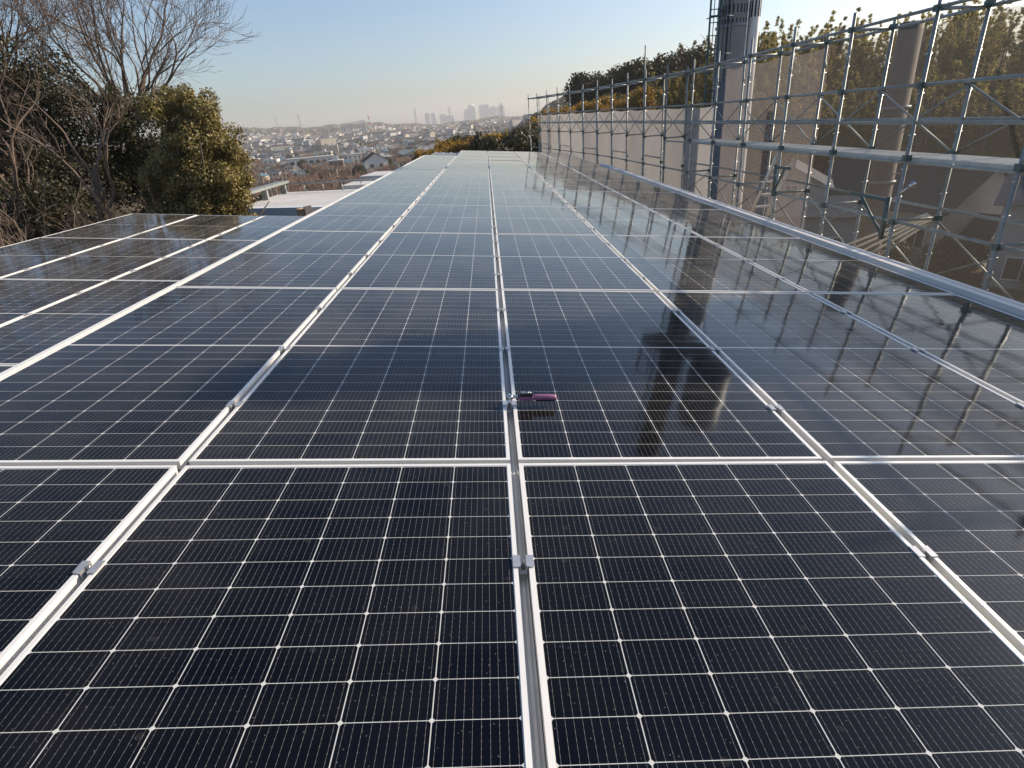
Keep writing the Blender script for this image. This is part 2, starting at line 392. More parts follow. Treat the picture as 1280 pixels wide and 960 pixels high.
low = thing('lower_roof_building', 'lower wing with the three columns of panels at the left, in front of the trees', 'building', matrix=ROOF.copy())
lb = MB(); lb.box(-6.62, -2.37, -6, 9.15, -.80, -.62)
x = -6.5
while x < -2.5:
    lb.box(x, x + .05, -5.98, 9.1, -.62, -.595); x += .333
lb.build('roof', M['roofmetal'], low)
lw = MB(); lw.box(-6.5, -2.4, -5.9, 9.0, -8.2, -.802); lw.build('wall', M['wallgrey'], low)
et = MB(); et.box(-6.66, -6.63, -6, 9.18, -.72, -.60); et.build('eaves_trim', M['roofmetal'], low)

# ------------------------------------------------------------------ solar panels
def panel_meshes():
    c = MB(); c.box(-PW / 2 + .006, PW / 2 - .006, -PL / 2 + .006, PL / 2 - .006, -.008, -.0022)
    co = c.build('cell_sheet', M['cells'])
    f = MB(); t = .013
    # lip ring butted at the corners, outer walls below
    for s in (-1, 1):
        x0, x1 = sorted((s * PW / 2, s * (PW / 2 - t))); f.box(x0, x1, -PL / 2, PL / 2, -.002, 0)
        y0, y1 = sorted((s * PL / 2, s * (PL / 2 - t))); f.box(-PW / 2 + t, PW / 2 - t, y0, y1, -.002, 0)
        x0, x1 = sorted((s * (PW / 2 - .0008), s * (PW / 2 - .004))); f.box(x0, x1, -PL / 2 + .0008, PL / 2 - .0008, -.035, -.0021)
        y0, y1 = sorted((s * (PL / 2 - .0008), s * (PL / 2 - .004))); f.box(-PW / 2 + .004, PW / 2 - .004, y0, y1, -.035, -.0021)
        x0, x1 = sorted((s * (PW / 2 - .004), s * (PW / 2 - .028))); f.box(x0, x1, -PL / 2 + .005, PL / 2 - .005, -.035, -.033)
    fo = f.build('frame', M['frame'])
    return co, fo
cell0, frame0 = panel_meshes()
first = True
def panel(col_x, y0, z, label, group):
    global first
    tilt = Matrix.Rotation(R(rng.gauss(0, .10)), 4, 'X') @ Matrix.Rotation(R(rng.gauss(0, .08)), 4, 'Y')
    mw = ROOF @ Matrix.Translation((col_x, y0 + RP / 2 + rng.gauss(0, .0015), z)) @ tilt
    t = thing('solar_panel', label, 'solar panel', group=group, matrix=mw)
    if first:
        cell0.parent = t; frame0.parent = t; first = False
    else:
        inst(cell0, 'cell_sheet', t); inst(frame0, 'frame', t)
COLN = {-2: 'left edge column', -1: 'column just left of the wrench', 0: 'column just right of the wrench',
        1: 'second column from the parapet', 2: 'column along the grey parapet'}
ORD = ['', 'second', 'third', 'fourth', 'fifth', 'sixth', 'seventh', 'eighth', 'ninth', 'tenth', 'eleventh', 'twelfth']
for c in range(-2, 3):
    last = 8 if c == -2 else 10
    for r in range(-1, last + 1):
        if r == -1: lab = 'black foreground panel, ' + COLN[c] + ', cut by the picture edge'
        elif r == 0 and c == 0: lab = 'dark solar panel under the purple wrench handle, just right of the wrench rail'
        elif r == last: lab = 'pale sky reflecting panel at the far end, ' + COLN[c]
        elif r < 3: lab = 'dark panel, ' + COLN[c] + ', ' + ORD[r + 1] + ' row from the camera'
        elif r > 7 or last - r < 4: lab = 'pale panel ' + ORD[last - r] + ' from the far end, ' + COLN[c]
        else: lab = 'blue grey panel, ' + COLN[c] + ', ' + ORD[r + 1] + ' row from the camera'
        panel((c + .5) * P, r * RP + .001, 0, lab, 'solar panels of the large array')
LN = {0: 'outer column by the trees', 1: 'middle column', 2: 'inner column beside the upper roof'}
LZ = -.50
for c in range(3):
    for k in range(4):
        y0 = -.25 + RP * k
        w = ['nearest row at the picture edge', 'second row from the camera', 'third row from the camera', 'far end row'][k]
        panel(-6.435 + (c + .5) * P + .0, y0, LZ, 'lower left array panel, ' + LN[c] + ', ' + w, 'solar panels of the lower left array')

# rails with mid clamps in the gaps between the columns
def clamp_mesh():
    m = MB()
    m.box(-.029, -.008, -.022, .022, .0015, .0055); m.box(.008, .029, -.022, .022, .0015, .0055)
    m.box(-.0105, -.0078, -.0215, .0215, -.022, .0012); m.box(.0078, .0105, -.0215, .0215, -.022, .0012); m.box(-.0078, .0078, -.0212, .0212, -.024, -.020)
    return m
def bolt_mesh():
    m = MB(); pr = [(0, .006), (.0065, .006), (.0065, -.001), (.011, -.001), (.011, -.003), (0, -.003)]
    m.lathe(pr, 6, 0, (0, 0, -.017), False); m.tube([(0, 0, -.016), (0, 0, .008)], .004, 8)
    return m
clamp0 = clamp_mesh().build('mid_clamp', M['clamp']); bolt0 = bolt_mesh().build('bolt', M['bolt'], clamp0)
used = [False]
def rail(xc, z, y0, y1, label, ystart, width=.030):
    t = thing('mounting_rail', label, 'mounting rail', group='aluminium rails between the panel columns', matrix=ROOF @ Matrix.Translation((xc, 0, z)))
    h = width / 2 - .0015
    m = MB(); m.box(-h - .02, h + .02, y0, y1, -.075, -.045); m.box(-h, -h + .004, y0, y1, -.0445, -.0385); m.box(h - .004, h, y0, y1, -.0445, -.0385); m.box(-.0042, .0042, y0, y1, -.0446, -.0415)
    m.build('channel', M['rail'], t)
    n = 0; yy = ystart
    while yy < y1 and n < 96:
        for off in (.44, 1.115, 1.815):
            y = yy + off
            if not (y0 < y < y1) or n >= 96: continue
            mt = Matrix.Translation((0, y + rng.gauss(0, .012), 0))
            if not used[0]:
                clamp0.parent = t; clamp0.matrix_local = mt; used[0] = True
            else:
                d = inst(clamp0, 'mid_clamp', t, mt); inst(bolt0, 'bolt', d)
            n += 1
        yy += RP
rail(0, 0, -2.3, 25.3, 'bare aluminium rail in the centre gap, with the torque wrench on one of its clamps', -2.3)
rail(-P, 0, -2.3, 25.3, 'aluminium rail in the gap one panel column left of the wrench', -2.3)
rail(P, 0, -2.3, 25.3, 'aluminium rail in the gap one panel column right of the wrench', -2.3)
rail(2 * P, 0, -2.3, 25.3, 'aluminium rail in the gap one panel column from the right parapet', -2.3)
rail(-6.435 + P, LZ, -.3, 8.95, 'aluminium rail of the lower left array, in the gap farther from the camera', -.25)
rail(-6.435 + 2 * P, LZ, -.3, 8.95, 'aluminium rail of the lower left array, in the gap nearer the upper roof', -.25)

# ------------------------------------------------------------------ torque wrench
wr = thing('torque_wrench', 'purple handled digital torque wrench standing on a clamp of the centre rail', 'wrench', matrix=ROOF @ Matrix.Translation((0.0, .44, 0)) @ Matrix.Rotation(R(2), 4, 'Z') @ Matrix.Scale(.86, 4))
MB().lathe([(0, 0.004), (.0105, .004), (.0105, .030), (.008, .033), (.008, .042), (0, .042)], 16).build('socket', M['chrome'], wr)
hd = MB(); hd.lathe([(0, .040), (.015, .040), (.0175, .043), (.0175, .056), (.014, .060), (0, .060)], 20)
hd.tube([(.012, 0, .050), (.03, 0, .050), (.050, 0, .051)], [.010, .0075, .0085], 12); hd.box(-.004, .004, -.010, .010, .0595, .0645)
hd.build('ratchet_head', M['chrome'], wr)
bd = MB(); bd.box(.046, .118, -.017, .017, .034, .057); bd.build('body', M['purple'], wr, bevel=.004)
dp = MB(); dp.box(.046, .114, -.0175, .0175, .0560, .0735); dpo = dp.build('display_unit', M['blackplastic'], wr, bevel=.003)
ds = MB(); ds.box(.054, .080, -.011, .011, .0737, .0747); ds.build('display', M['display'], dpo)
bt = MB()
for i in range(3): bt.lathe([(0, .0768), (.003, .0768), (.0036, .0736)], 10, 0, (.088 + i * .0072, -.004 + (i % 2) * .008, 0))
bt.build('button', M['chrome'], dpo)
MB().tube([(.116, 0, .045), (.124, 0, .045), (.135, 0, .045), (.19, 0, .045), (.222, 0, .044), (.232, 0, .044), (.236, 0, .044)], [.012, .0135, .0155, .0158, .015, .011, .004], 18).build('grip', M['purple'], wr)
gp = MB(); gp.tube([(.132, 0, .0375), (.228, 0, .0365)], .0125, 14)
for i in range(9): gp.tube([(.138 + i * .010, 0, .0370), (.142 + i * .010, 0, .0370)], .0134, 14)
gp.build('grip_pad', M['blackplastic'], wr)

# ------------------------------------------------------------------ scaffold
XI, XO = 5.71, 6.35
ZT, ZM, Z2, ZD, ZL, ZB = 2.0, 1.15, .70, .27, -.58, -1.45
poles_straight = [.9 + 1.8 * i for i in range(9)]                 # .9 ... 15.3
far_path = [(5.71, 15.3), (4.86, 23.6), (4.30, 26.6), (2.47, 35.6)]
def along(path, step):
    out = []; need = step
    for (a, b) in zip(path, path[1:]):
        a, b = Vector(a), Vector(b); L = (b - a).length; t = need
        while t <= L:
            out.append((a + (b - a) * (t / L), (b - a).normalized())); t += step
        need = t - L
    return out
sc = thing('scaffold', 'galvanised tube scaffold with a walkway along the right side of the roof', 'scaffold')
inner = [(Vector((XI, y)), Vector((0, 1))) for y in poles_straight]
farp = along(far_path, 1.8)
inner_all = inner + farp
def off(pd, w): p, d = pd; nrm = Vector((d.y, -d.x)); return p + nrm * w
outer_all = [off(pd, XO - XI) for pd in inner_all]
def lift(i):                                                      # the far run steps up slightly
    y = inner_all[i][0].y
    return .012 * max(0, y - 15.3)
rs = random.Random(3)
npole = 0
def standard(p, ztop, zbot, dz, split=False):
    b = MB(); x, y = p; jx, jy = rs.gauss(0, .006), rs.gauss(0, .006)
    b.tube([(x, y, zbot), (x + jx, y + jy, ztop)], .0243, 10)
    for zs in (1.62, .36, -.92, -2.2): b.tube([(x, y, zs + dz - .05), (x, y, zs + dz + .05)], .029, 10)
    own = []
    for z in (ZT, ZM, ZD, ZL, ZB): own.append((z + dz, 0))
    for z in (1.50, 1.05, .55, .12, -.25, -.72, -1.1): own.append((z + dz, 1))
    def piece(m, z, kind, mi):
        if kind == 0: m.box(x - .042, x + .042, y - .042, y + .042, z - .045, z + .03, mi)
        else: m.tube([(x - .05, y - .01, z), (x + .05, y + .01, z)], .010, 6, mi)
    if split:
        o = b.build('standard', M['galv'], sc)
        for z, kd in own: m = MB(); piece(m, z, kd, 0); m.build('coupler' if kd == 0 else 'wedge_pin', M['galvdark'] if kd == 0 else M['clamp'], o)
    else:
        for z, kd in own: piece(b, z, kd, 1 if kd == 0 else 2)
        b.build('standard', [M['galv'], M['galvdark'], M['clamp']], sc)
for i, pd in enumerate(inner_all):
    dz = lift(i); far = i >= len(inner)
    standard(pd[0], ZT + .20 + rs.uniform(-.03, .12) + dz, -7.7, dz, 1 <= i < 8)
    tall = .95 if i in (11,) else 0
    standard(outer_all[i], ZT + tall + .08 + rs.uniform(-.03, .10) + dz, -7.7, dz)
def ledger(a, b, za, zb, name='ledger', rad=.0215):
    MB().tube([(a[0], a[1], za), (b[0], b[1], zb)], rad, 8).build(name, M['galv'], sc)
N = len(inner_all)
for i in range(N - 1):
    d0, d1 = lift(i), lift(i + 1); a, b = inner_all[i][0], inner_all[i + 1][0]; ao, bo = outer_all[i], outer_all[i + 1]
    for z in (ZT, ZM, Z2, ZL): ledger(a, b, z + d0, z + d1)
    if i < len(inner): ledger(a, b, ZD - .06, ZD - .06)
for i in range(N - 1):
    d0, d1 = lift(i), lift(i + 1); ao, bo = outer_all[i], outer_all[i + 1]
    ledger(ao, bo, ZT - .03 + d0, ZT - .03 + d1, 'outer_ledger'); ledger(ao, bo, Z2 + d0, Z2 + d1, 'outer_ledger')
    if i % 2 == 0 or i < 9: ledger(ao, bo, ZL + .12 + d0, ZL + .12 + d1, 'outer_ledger')
for i in range(N):
    a, b = inner_all[i][0], outer_all[i]; d = lift(i)
    for z in ((ZD - .05, ZT - .02, ZL) if i < 9 else (ZD, ZT - .02)): ledger(a, b, z + d, z + d, 'transom')
# cross braces on the outer row
for i in range(N - 1):
    a, b = outer_all[i], outer_all[i + 1]; d = lift(i)
    for zt, zb in ((ZM - .02, ZD + .02), (ZL - .02, ZB)) if i < 9 else ((ZM, ZD),):
        MB().tube([(a[0] - .03, a[1], zb + d), (b[0] - .03, b[1], zt + d)], .0135, 6).build('brace', M['galv'], sc)
        MB().tube([(a[0] + .03, a[1], zt + d), (b[0] + .03, b[1], zb + d)], .0135, 6).build('brace', M['galv'], sc)
# steel deck planks, two per bay
for i in range(8):
    y0, y1 = poles_straight[i] + .03, poles_straight[i + 1] - .03
    for k in range(2):
        x0 = XI + .055 + k * .265; b = MB(); z = ZD + rs.uniform(-.003, .003)
        b.box(x0, x0 + .25, y0, y1, z - .045, z)
        for q in range(3): b.box(x0 + .03 + q * .08, x0 + .06 + q * .08, y0 + .05, y1 - .05, z, z + .004)
        b.build('deck_plank', M['plank'], sc, bevel=.004)
# bracket frames sticking out below the deck
for (y, z, s) in ((10.0, -.10, -1), (6.5, -.32, 1)):
    b = MB(); x = XI
    b.tube([(x, y, z), (x - .10, y + s * .75, z + .03)], .024, 8); b.tube([(x, y, z - .5), (x - .08, y + s * .5, z)], .020, 8); b.tube([(x, y, z + .05), (x, y, z - .55)], .034, 8)
    b.build('bracket', M['galvdark'], sc)

# stair ladder
st = thing('stair_ladder', 'aluminium step ladder slanting down from the scaffold walkway near the chimney', 'ladder')
y0, z0, y1, z1 = 10.15, ZD - .06, 11.55, -1.75
for xs in (XI + .10, XI + .50):
    MB().tube([(xs, y0, z0), (xs, y1, z1)], .036, 6).build('stile', M['alu'], st)
for k in range(7):
    t = (k + .35) / 7; yy = y0 + (y1 - y0) * t; zz = z0 + (z1 - z0) * t
    b = MB(); b.box(XI + .12, XI + .48, yy - .06, yy + .06, zz - .016, zz + .016); b.build('tread', M['alu'], st)
# loose tubes
lp = thing('loose_tube_bundle', 'bundle of bare steel tubes leaning below the scaffold walkway', 'tubes')
for k in range(5):
    MB().tube([(XO - .25 + k * .07, 6.2 + k * .05, -.50 - k * .03), (XO + .05 + k * .05, 9.2 - k * .2, -1.75 - k * .05)], .020, 8).build('tube', M['alu'], lp)
# work lamp clamp on a standard
lm = thing('clamp_lamp', 'small silver work lamp clamped to a scaffold pole below the walkway', 'lamp', (XI - .02, 6.3, -.20))
MB().lathe([(0, 0), (.025, 0), (.03, .03), (.048, .07), (.050, .075), (.045, .073), (.0, .04)], 16).build('lamp_head', M['chrome'], lm).matrix_local = Matrix.Translation((.05, -.12, .10)) @ Matrix.Rotation(R(60), 4, 'Y')
MB().tube([(0, -.02, 0), (.03, -.08, .05), (.05, -.12, .10)], .014, 8).build('bracket', M['chrome'], lm)

# ------------------------------------------------------------------ scaffold sheets
def sheet(a, b, za0, za1, zb0, zb1, material, label, group, nx=8, nz=14, seed=0, sag=.03, name='mesh_sheet'):
    r = random.Random(seed); a, b = Vector(a), Vector(b); d = (b - a).normalized(); nrm = Vector((d.y, -d.x)); m = MB()
    ph = [r.uniform(0, 6.28) for _ in range(3)]
    for i in range(nx + 1):
        t = i / nx; p = a + (b - a) * t; z0 = za0 + (zb0 - za0) * t; z1 = za1 + (zb1 - za1) * t
        for k in range(nz + 1):
            s = k / nz; w = math.sin(math.pi * t) * .5 + .25 * math.sin(9 * t + ph[0] + s * 3)
            o = (.02 + sag * w * (.5 + .5 * math.sin(s * 7 + ph[1])) + .012 * math.sin(14 * t + ph[2]))
            q = p + nrm * o; zt = z1 - (z1 - z0) * s - (.05 * math.sin(math.pi * t) * (1 - s))
            m.v.append((q.x, q.y, zt))
    for i in range(nx):
        for k in range(nz):
            A = i * (nz + 1) + k; m.f.append((A, A + 1, A + nz + 2, A + nz + 1)); m.mi.append(0); m.sm.append(True)
    o = m.build(name, material)
    return tag(o, label, 'safety mesh', group)
G1 = 'dark open mesh sheets on the near scaffold'
WHERE = ['nearest the camera, beyond the picture edge', 'second nearest the camera at the right picture edge', 'in front of the steep gabled house',
         'in front of the leaning concrete pole', 'in front of the wide dark roof', 'just right of the chimney', 'in front of the white flue', 'in front of the chimney ladder']
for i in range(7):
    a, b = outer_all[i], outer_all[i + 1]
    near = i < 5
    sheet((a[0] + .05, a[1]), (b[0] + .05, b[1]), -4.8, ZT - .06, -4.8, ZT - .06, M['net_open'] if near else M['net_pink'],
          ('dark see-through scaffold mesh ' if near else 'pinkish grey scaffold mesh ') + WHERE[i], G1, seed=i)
a, b = outer_all[7], outer_all[8]
mid = a.lerp(b, .70)
sheet((a[0] + .05, a[1]), (mid[0] + .05, mid[1]), -4.8, ZT - .06, -4.8, ZT - .06, M['net_pink'], 'pinkish grey scaffold mesh in front of the chimney ladder', G1, seed=7)
sheet((mid[0] + .05, mid[1] + .02), (b[0] + .05, b[1]), -4.8, ZT - .3, -4.8, ZT - .3, M['net_navy'], 'narrow dark navy sheet hanging on the scaffold left of the chimney', None, nx=4, seed=8, name='navy_sheet')
G2 = 'pale dense sheets on the far scaffold'
nf = N - 1 - 8
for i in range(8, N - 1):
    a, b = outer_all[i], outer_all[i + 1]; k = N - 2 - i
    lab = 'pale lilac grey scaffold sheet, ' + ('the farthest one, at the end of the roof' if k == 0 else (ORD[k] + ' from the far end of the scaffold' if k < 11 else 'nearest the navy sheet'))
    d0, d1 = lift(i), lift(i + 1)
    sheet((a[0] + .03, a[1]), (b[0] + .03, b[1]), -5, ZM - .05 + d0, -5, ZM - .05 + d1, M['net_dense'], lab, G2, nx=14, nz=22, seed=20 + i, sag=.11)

# ------------------------------------------------------------------ chimney
ch = thing('chimney', 'tall blue grey steel chimney with white flue and louvre bands behind the scaffold', 'chimney', (7.42, 17.2, -7.6))
H0 = 7.6
MB().lathe([(.52, 0), (.44, .3), (.425, 17.5), (.45, 17.52), (.45, 17.7), (0, 17.7)], 40).build('shaft', M['steelblue'], ch)
bands = MB()
for zc, h in ((4.30, .20), (4.03, .10), (3.52, .24), (3.25, .10)):
    for k in range(26):
        t = 2 * math.pi * k / 26; T = Matrix.Translation((0, 0, zc + H0)) @ Matrix.Rotation(t, 4, 'Z')
        bands.box(.425, .437, -.018, .018, -h / 2, h / 2, 0, T)
bands.build('louvre', M['slot'], ch)
rg = MB()
for zc in (4.18, 3.40): rg.lathe([(.428, zc + H0 - .025), (.441, zc + H0 - .025), (.441, zc + H0 + .025), (.428, zc + H0 + .025)], 40)
rg.build('band', M['steelblue'], ch)
for zc in (1.6, 4.9, 6.7, 8.1, 9.4, 10.7): MB().lathe([(.43, zc), (.475, zc), (.475, zc + .05), (.43, zc + .05)], 32).build('flange', M['steelblue'], ch)
fx, fy = .53, -.235
fl = MB().lathe([(.15, 0), (.15, 4.35 + H0), (.14, 4.46 + H0), (.10, 4.55 + H0), (0, 4.58 + H0)], 24, 0, (fx, fy, 0)).build('flue_pipe', M['whitepipe'], ch)
sl = MB()
for zc, h in ((4.05, .42), (3.50, .40), (4.30, .10)):
    for k in range(10):
        T = Matrix.Translation((fx, fy, zc + H0)) @ Matrix.Rotation(2 * math.pi * k / 10, 4, 'Z'); sl.box(.149, .158, -.022, .022, -h / 2, h / 2, 0, T)
sl.build('louvre', M['slot'], fl)
MB().tube([(.26, -.42, .2), (.26, -.42, 17.4)], .018, 8).build('cable', M['whitepaint'], ch)
MB().tube([(-.28, -.36, .2), (-.28, -.36, 17.4)], .022, 8).build('conduit', M['slot'], ch)
MB().tube([(.55, -.1, 3.7 + H0), (1.7, .3, 6.6 + H0), (4.2, 1.2, 13.2 + H0)], .018, 6).build('guy_wire', M['slot'], ch)
ld = MB()
for xs in (-.78, -.50): ld.tube([(xs, -.30, .3), (xs, -.30, 16.5)], .028, 6)
z = .6
while z < 16.3: ld.tube([(-.78, -.30, z), (-.50, -.30, z)], .013, 6); z += .32
z = 10.0
while z < 16.4:
    ld.tube([(-.64 + .36 * math.cos(t), -.30 - .36 + .36 * math.sin(t) + 0.0, z) for t in [math.pi * 1.0 + math.pi * q / 10 for q in range(11)]], .015, 5); z += .9
for t in (1.25, 1.5, 1.75): ld.tube([(-.64 + .36 * math.cos(math.pi * t), -.66 + .36 * math.sin(math.pi * t), 10), (-.64 + .36 * math.cos(math.pi * t), -.66 + .36 * math.sin(math.pi * t), 16.3)], .012, 5)
z = 1.5
while z < 16: ld.tube([(-.78, -.30, z), (-.30, -.28, z)], .024, 6); ld.tube([(-.50, -.30, z + .1), (-.30, -.25, z + .1)], .024, 6); z += 1.9
ld.build('ladder', M['ladder'], ch)
pf = MB(); pf.lathe([(.45, 5.35 + H0), (1.25, 5.35 + H0), (1.25, 5.43 + H0), (.45, 5.43 + H0)], 28)
for k in range(12):
    t = 6.283 * k / 12; pf.tube([(1.22 * math.cos(t), 1.22 * math.sin(t), 5.43 + H0), (1.22 * math.cos(t), 1.22 * math.sin(t), 6.5 + H0)], .022, 6)
for z in (5.95, 6.5): pf.tube([(1.22 * math.cos(6.283 * k / 28), 1.22 * math.sin(6.283 * k / 28), z + H0) for k in range(29)], .022, 6, cap=False)
pf.build('added_platform', M['ladder'], ch)  # unseen platform, added for its dark reflection in the panels
MB().lathe([(0, 5.5 + H0), (.25, 5.5 + H0), (.72, 5.9 + H0), (.75, 6.0 + H0), (.75, 8.0 + H0), (.5, 8.4 + H0), (0, 8.45 + H0)], 28, 0, (1.35, -.5, 0)).build('added_drum', M['steelblue'], ch)  # drum above the view, put in to widen that dark reflection
# concrete pole seen through the mesh
up = thing('concrete_pole', 'thick tapered concrete pole standing behind the mesh right of the chimney', 'pole', (9.95, 13.0, -7.6))
MB().lathe([(.34, 0), (.30, 4), (.245, 10.1), (.0, 10.12)], 24).build('shaft', M['concrete'], up)
bn = MB()
for z in (4.7, 6.6, 8.3): bn.lathe([(.30, z), (.318, z + .01), (.318, z + .06), (.30, z + .07)], 24)
bn.build('band', M['galv'], up)
pg = MB()
for k in range(14):
    z = 3.0 + k * .48; a = 2.2 if k % 2 else 5.3; rr0 = .30 - .012 * (z - 3)
    pg.tube([(rr0 * .9 * math.cos(a), rr0 * .9 * math.sin(a), z), ((rr0 + .15) * math.cos(a), (rr0 + .15) * math.sin(a), z)], .011, 6)
pg.build('step_pegs', M['galv'], up)

# ------------------------------------------------------------------ vegetation builders
def leaf_cloud(nb, n, shape, size, seed, jitter=.25, flat=1.0, core=.55):
    """leaf quads gathered in nb clumps; shape(r) gives a clump centre and radius"""
    r = np.random.RandomState(seed); V = []; F = []
    per = n // nb
    for c in range(nb):
        cx, cy, cz, cr = shape(r)
        d = r.normal(size=(per, 3)); d /= np.linalg.norm(d, axis=1)[:, None] + 1e-9
        rad = cr * (core + (1 - core) * r.rand(per)) * (1 + jitter * r.normal(size=per) * .5)
        pos = d * rad[:, None] * np.array([1, 1, flat]) + np.array([cx, cy, cz])
        nrm = d + r.normal(size=(per, 3)) * .8; nrm /= np.linalg.norm(nrm, axis=1)[:, None]
        t = np.cross(nrm, r.normal(size=(per, 3))); t /= np.linalg.norm(t, axis=1)[:, None] + 1e-9
        b = np.cross(nrm, t); s = size * (.6 + .8 * r.rand(per))[:, None]
        q = np.stack([pos - t * s, pos + b * s * .55, pos + t * s, pos - b * s * .55], 1)
        V.append(q.reshape(-1, 3))
    V = np.concatenate(V); k = len(V) // 4
    m = MB(); m.v = [tuple(p) for p in V.tolist()]; m.f = [(4 * i, 4 * i + 1, 4 * i + 2, 4 * i + 3) for i in range(k)]
    m.mi = [0] * k; m.sm = [False] * k
    return m
def branchy(m, p, d, L, rad, level, r, spread=.75, kids=3, up=.12, minr=.006, wander=.16, seg=4, taper=.72, ratio=.70, xtra=.4):
    pts = [p.copy()]; rads = [rad]; d = d.normalized(); dirs = []
    for i in range(seg):
        d = (d + Vector((r.gauss(0, wander), r.gauss(0, wander), r.gauss(0, wander) + up * .5))).normalized()
        p = p + d * (L / seg); pts.append(p.copy()); dirs.append(d.copy()); rads.append(max(minr, rad * (1 - (1 - taper) * (i + 1) / seg)))
    if level == 0: rads[-1] = minr * .5
    n = 7 if rad > .08 else (5 if rad > .03 else 3)
    m.tube(pts, rads, n, 0, cap=False)
    if level == 0: return
    for k in range(kids + (1 if r.random() < xtra else 0)):
        i = seg if k == 0 else r.randint(max(1, seg // 2 - 1), seg)
        q = pts[i]; dd = dirs[i - 1]
        side = dd.cross(Vector((r.gauss(0, 1), r.gauss(0, 1), r.gauss(0, 1)))).normalized()
        s = spread * r.uniform(.5, 1.15) * (.45 if k == 0 else 1)
        nd = (dd + side * s + Vector((0, 0, up))).normalized()
        branchy(m, q, nd, L * ratio * r.uniform(.75, 1.2), rads[i] * (.82 if k == 0 else r.uniform(.5, .72)), level - 1, r, spread, kids, up, minr, wander, seg, taper, ratio, xtra)

# ---- left: big bare tree with several trunks
def bare_tree(loc, label, seed, h, rad, trunks, levels, mats, name='bare_tree', group=None, lean=(0, 0), spread=.7, kids=3, L0=None, minr=.006, up=.10, dirs=None, limb=None, ratio=.70, xtra=.4):
    t = thing(name, label, 'tree', loc, group=group); r = random.Random(seed)
    tr = MB(); tr.tube([(0, 0, -.6), (lean[0] * .4, lean[1] * .4, h * .5), (lean[0], lean[1], h)], [rad * 1.25, rad, rad * .95], 10, cap=False)
    tr.build('trunk', mats[0], t)
    b = MB(); top = Vector((lean[0], lean[1], h - .05))
    for k in range(trunks):
        if dirs: d = Vector(dirs[k])
        else:
            a = 2 * math.pi * k / trunks + r.uniform(-.4, .4); d = Vector((math.cos(a) * spread, math.sin(a) * spread, 1.0))
        branchy(b, top - Vector((0, 0, r.uniform(0, .35 * h if h > 2 else .1))), d, L0 or 2.2, (limb or rad * .6) * r.uniform(.8, 1.25), levels, r, spread, kids, up, minr, ratio=ratio, xtra=xtra)
    b.build('branches', mats[1], t)
    return t
gz = height
big = (-18.9, 31.0)
bare_tree((big[0], big[1], gz(*big)), 'large bare tree with wide fan of fine twigs against the sky at the left', 11, 4.6, .30, 12, 6, (M['bark'], M['twigbark']), lean=(.5, 0), L0=2.9, spread=.55, kids=2, minr=.0075, up=.05, limb=.095, ratio=.76, xtra=.62,
          dirs=[(.2, 0, 1), (.6, .2, .85), (.85, -.2, .55), (-.3, .3, 1), (-.8, 0, .7), (.45, -.5, .9), (-.5, -.5, .8), (.5, .6, .7), (-.1, -.4, 1), (.5, -.1, 1), (.7, .1, .72), (.4, .3, 1)])
bare_tree((-13.9, 18.5, gz(-13.9, 18.5)), 'slender dark bare tree leaning right in front of the large bare tree', 5, 5.0, .09, 4, 5, (M['barkdark'], M['twigbark']), lean=(1.0, 0), L0=1.7, spread=.6, kids=2, minr=.005, limb=.05)
bare_tree((-25.0, 30.0, gz(-25, 30)), 'bare tree at the left picture edge, behind the dark evergreens', 23, 4.6, .24, 8, 6, (M['bark'], M['twigbark']), L0=3.0, spread=.55, kids=2, minr=.0085, limb=.085, ratio=.75, xtra=.6)
bare_tree((-17.2, 20.5, gz(-17.2, 20.5)), 'bare grey tree forking in front of the dark evergreens at far left', 31, 3.6, .10, 6, 5, (M['bark'], M['twigbark']), L0=1.8, spread=.65, kids=2, minr=.0055, limb=.055)
bare_tree((-21.5, 27.0, gz(-21.5, 27)), 'thin bare tree between the dark evergreens and the large bare tree', 37, 5.2, .13, 6, 6, (M['bark'], M['twigbark']), L0=2.3, spread=.55, kids=2, minr=.007, limb=.07)
for i, (x, y, lab) in enumerate(((-13.4, 13.0, 'pale bare shrub by the outer edge of the lower panels, at the picture edge'), (-14.4, 15.8, 'pale bare shrub behind the nearest shrub at far left'),
                                 (-12.6, 16.2, 'brown bare shrub left of the slender leaning tree'), (-12.4, 19.0, 'brown bare shrub between the leaning tree and the holly'),
                                 (-15.6, 17.4, 'pale bare shrub under the grey forking tree'))):
    bare_tree((x, y, gz(x, y)), lab, 50 + i, 1.4, .05, 9, 4, (M['bark'], M['palebark'] if i in (0, 1, 4) else M['twigbark']), name='bare_shrub', L0=1.5, spread=.8, kids=2, minr=.0042, up=.03, limb=.028, group='bare shrubs beside the lower array')

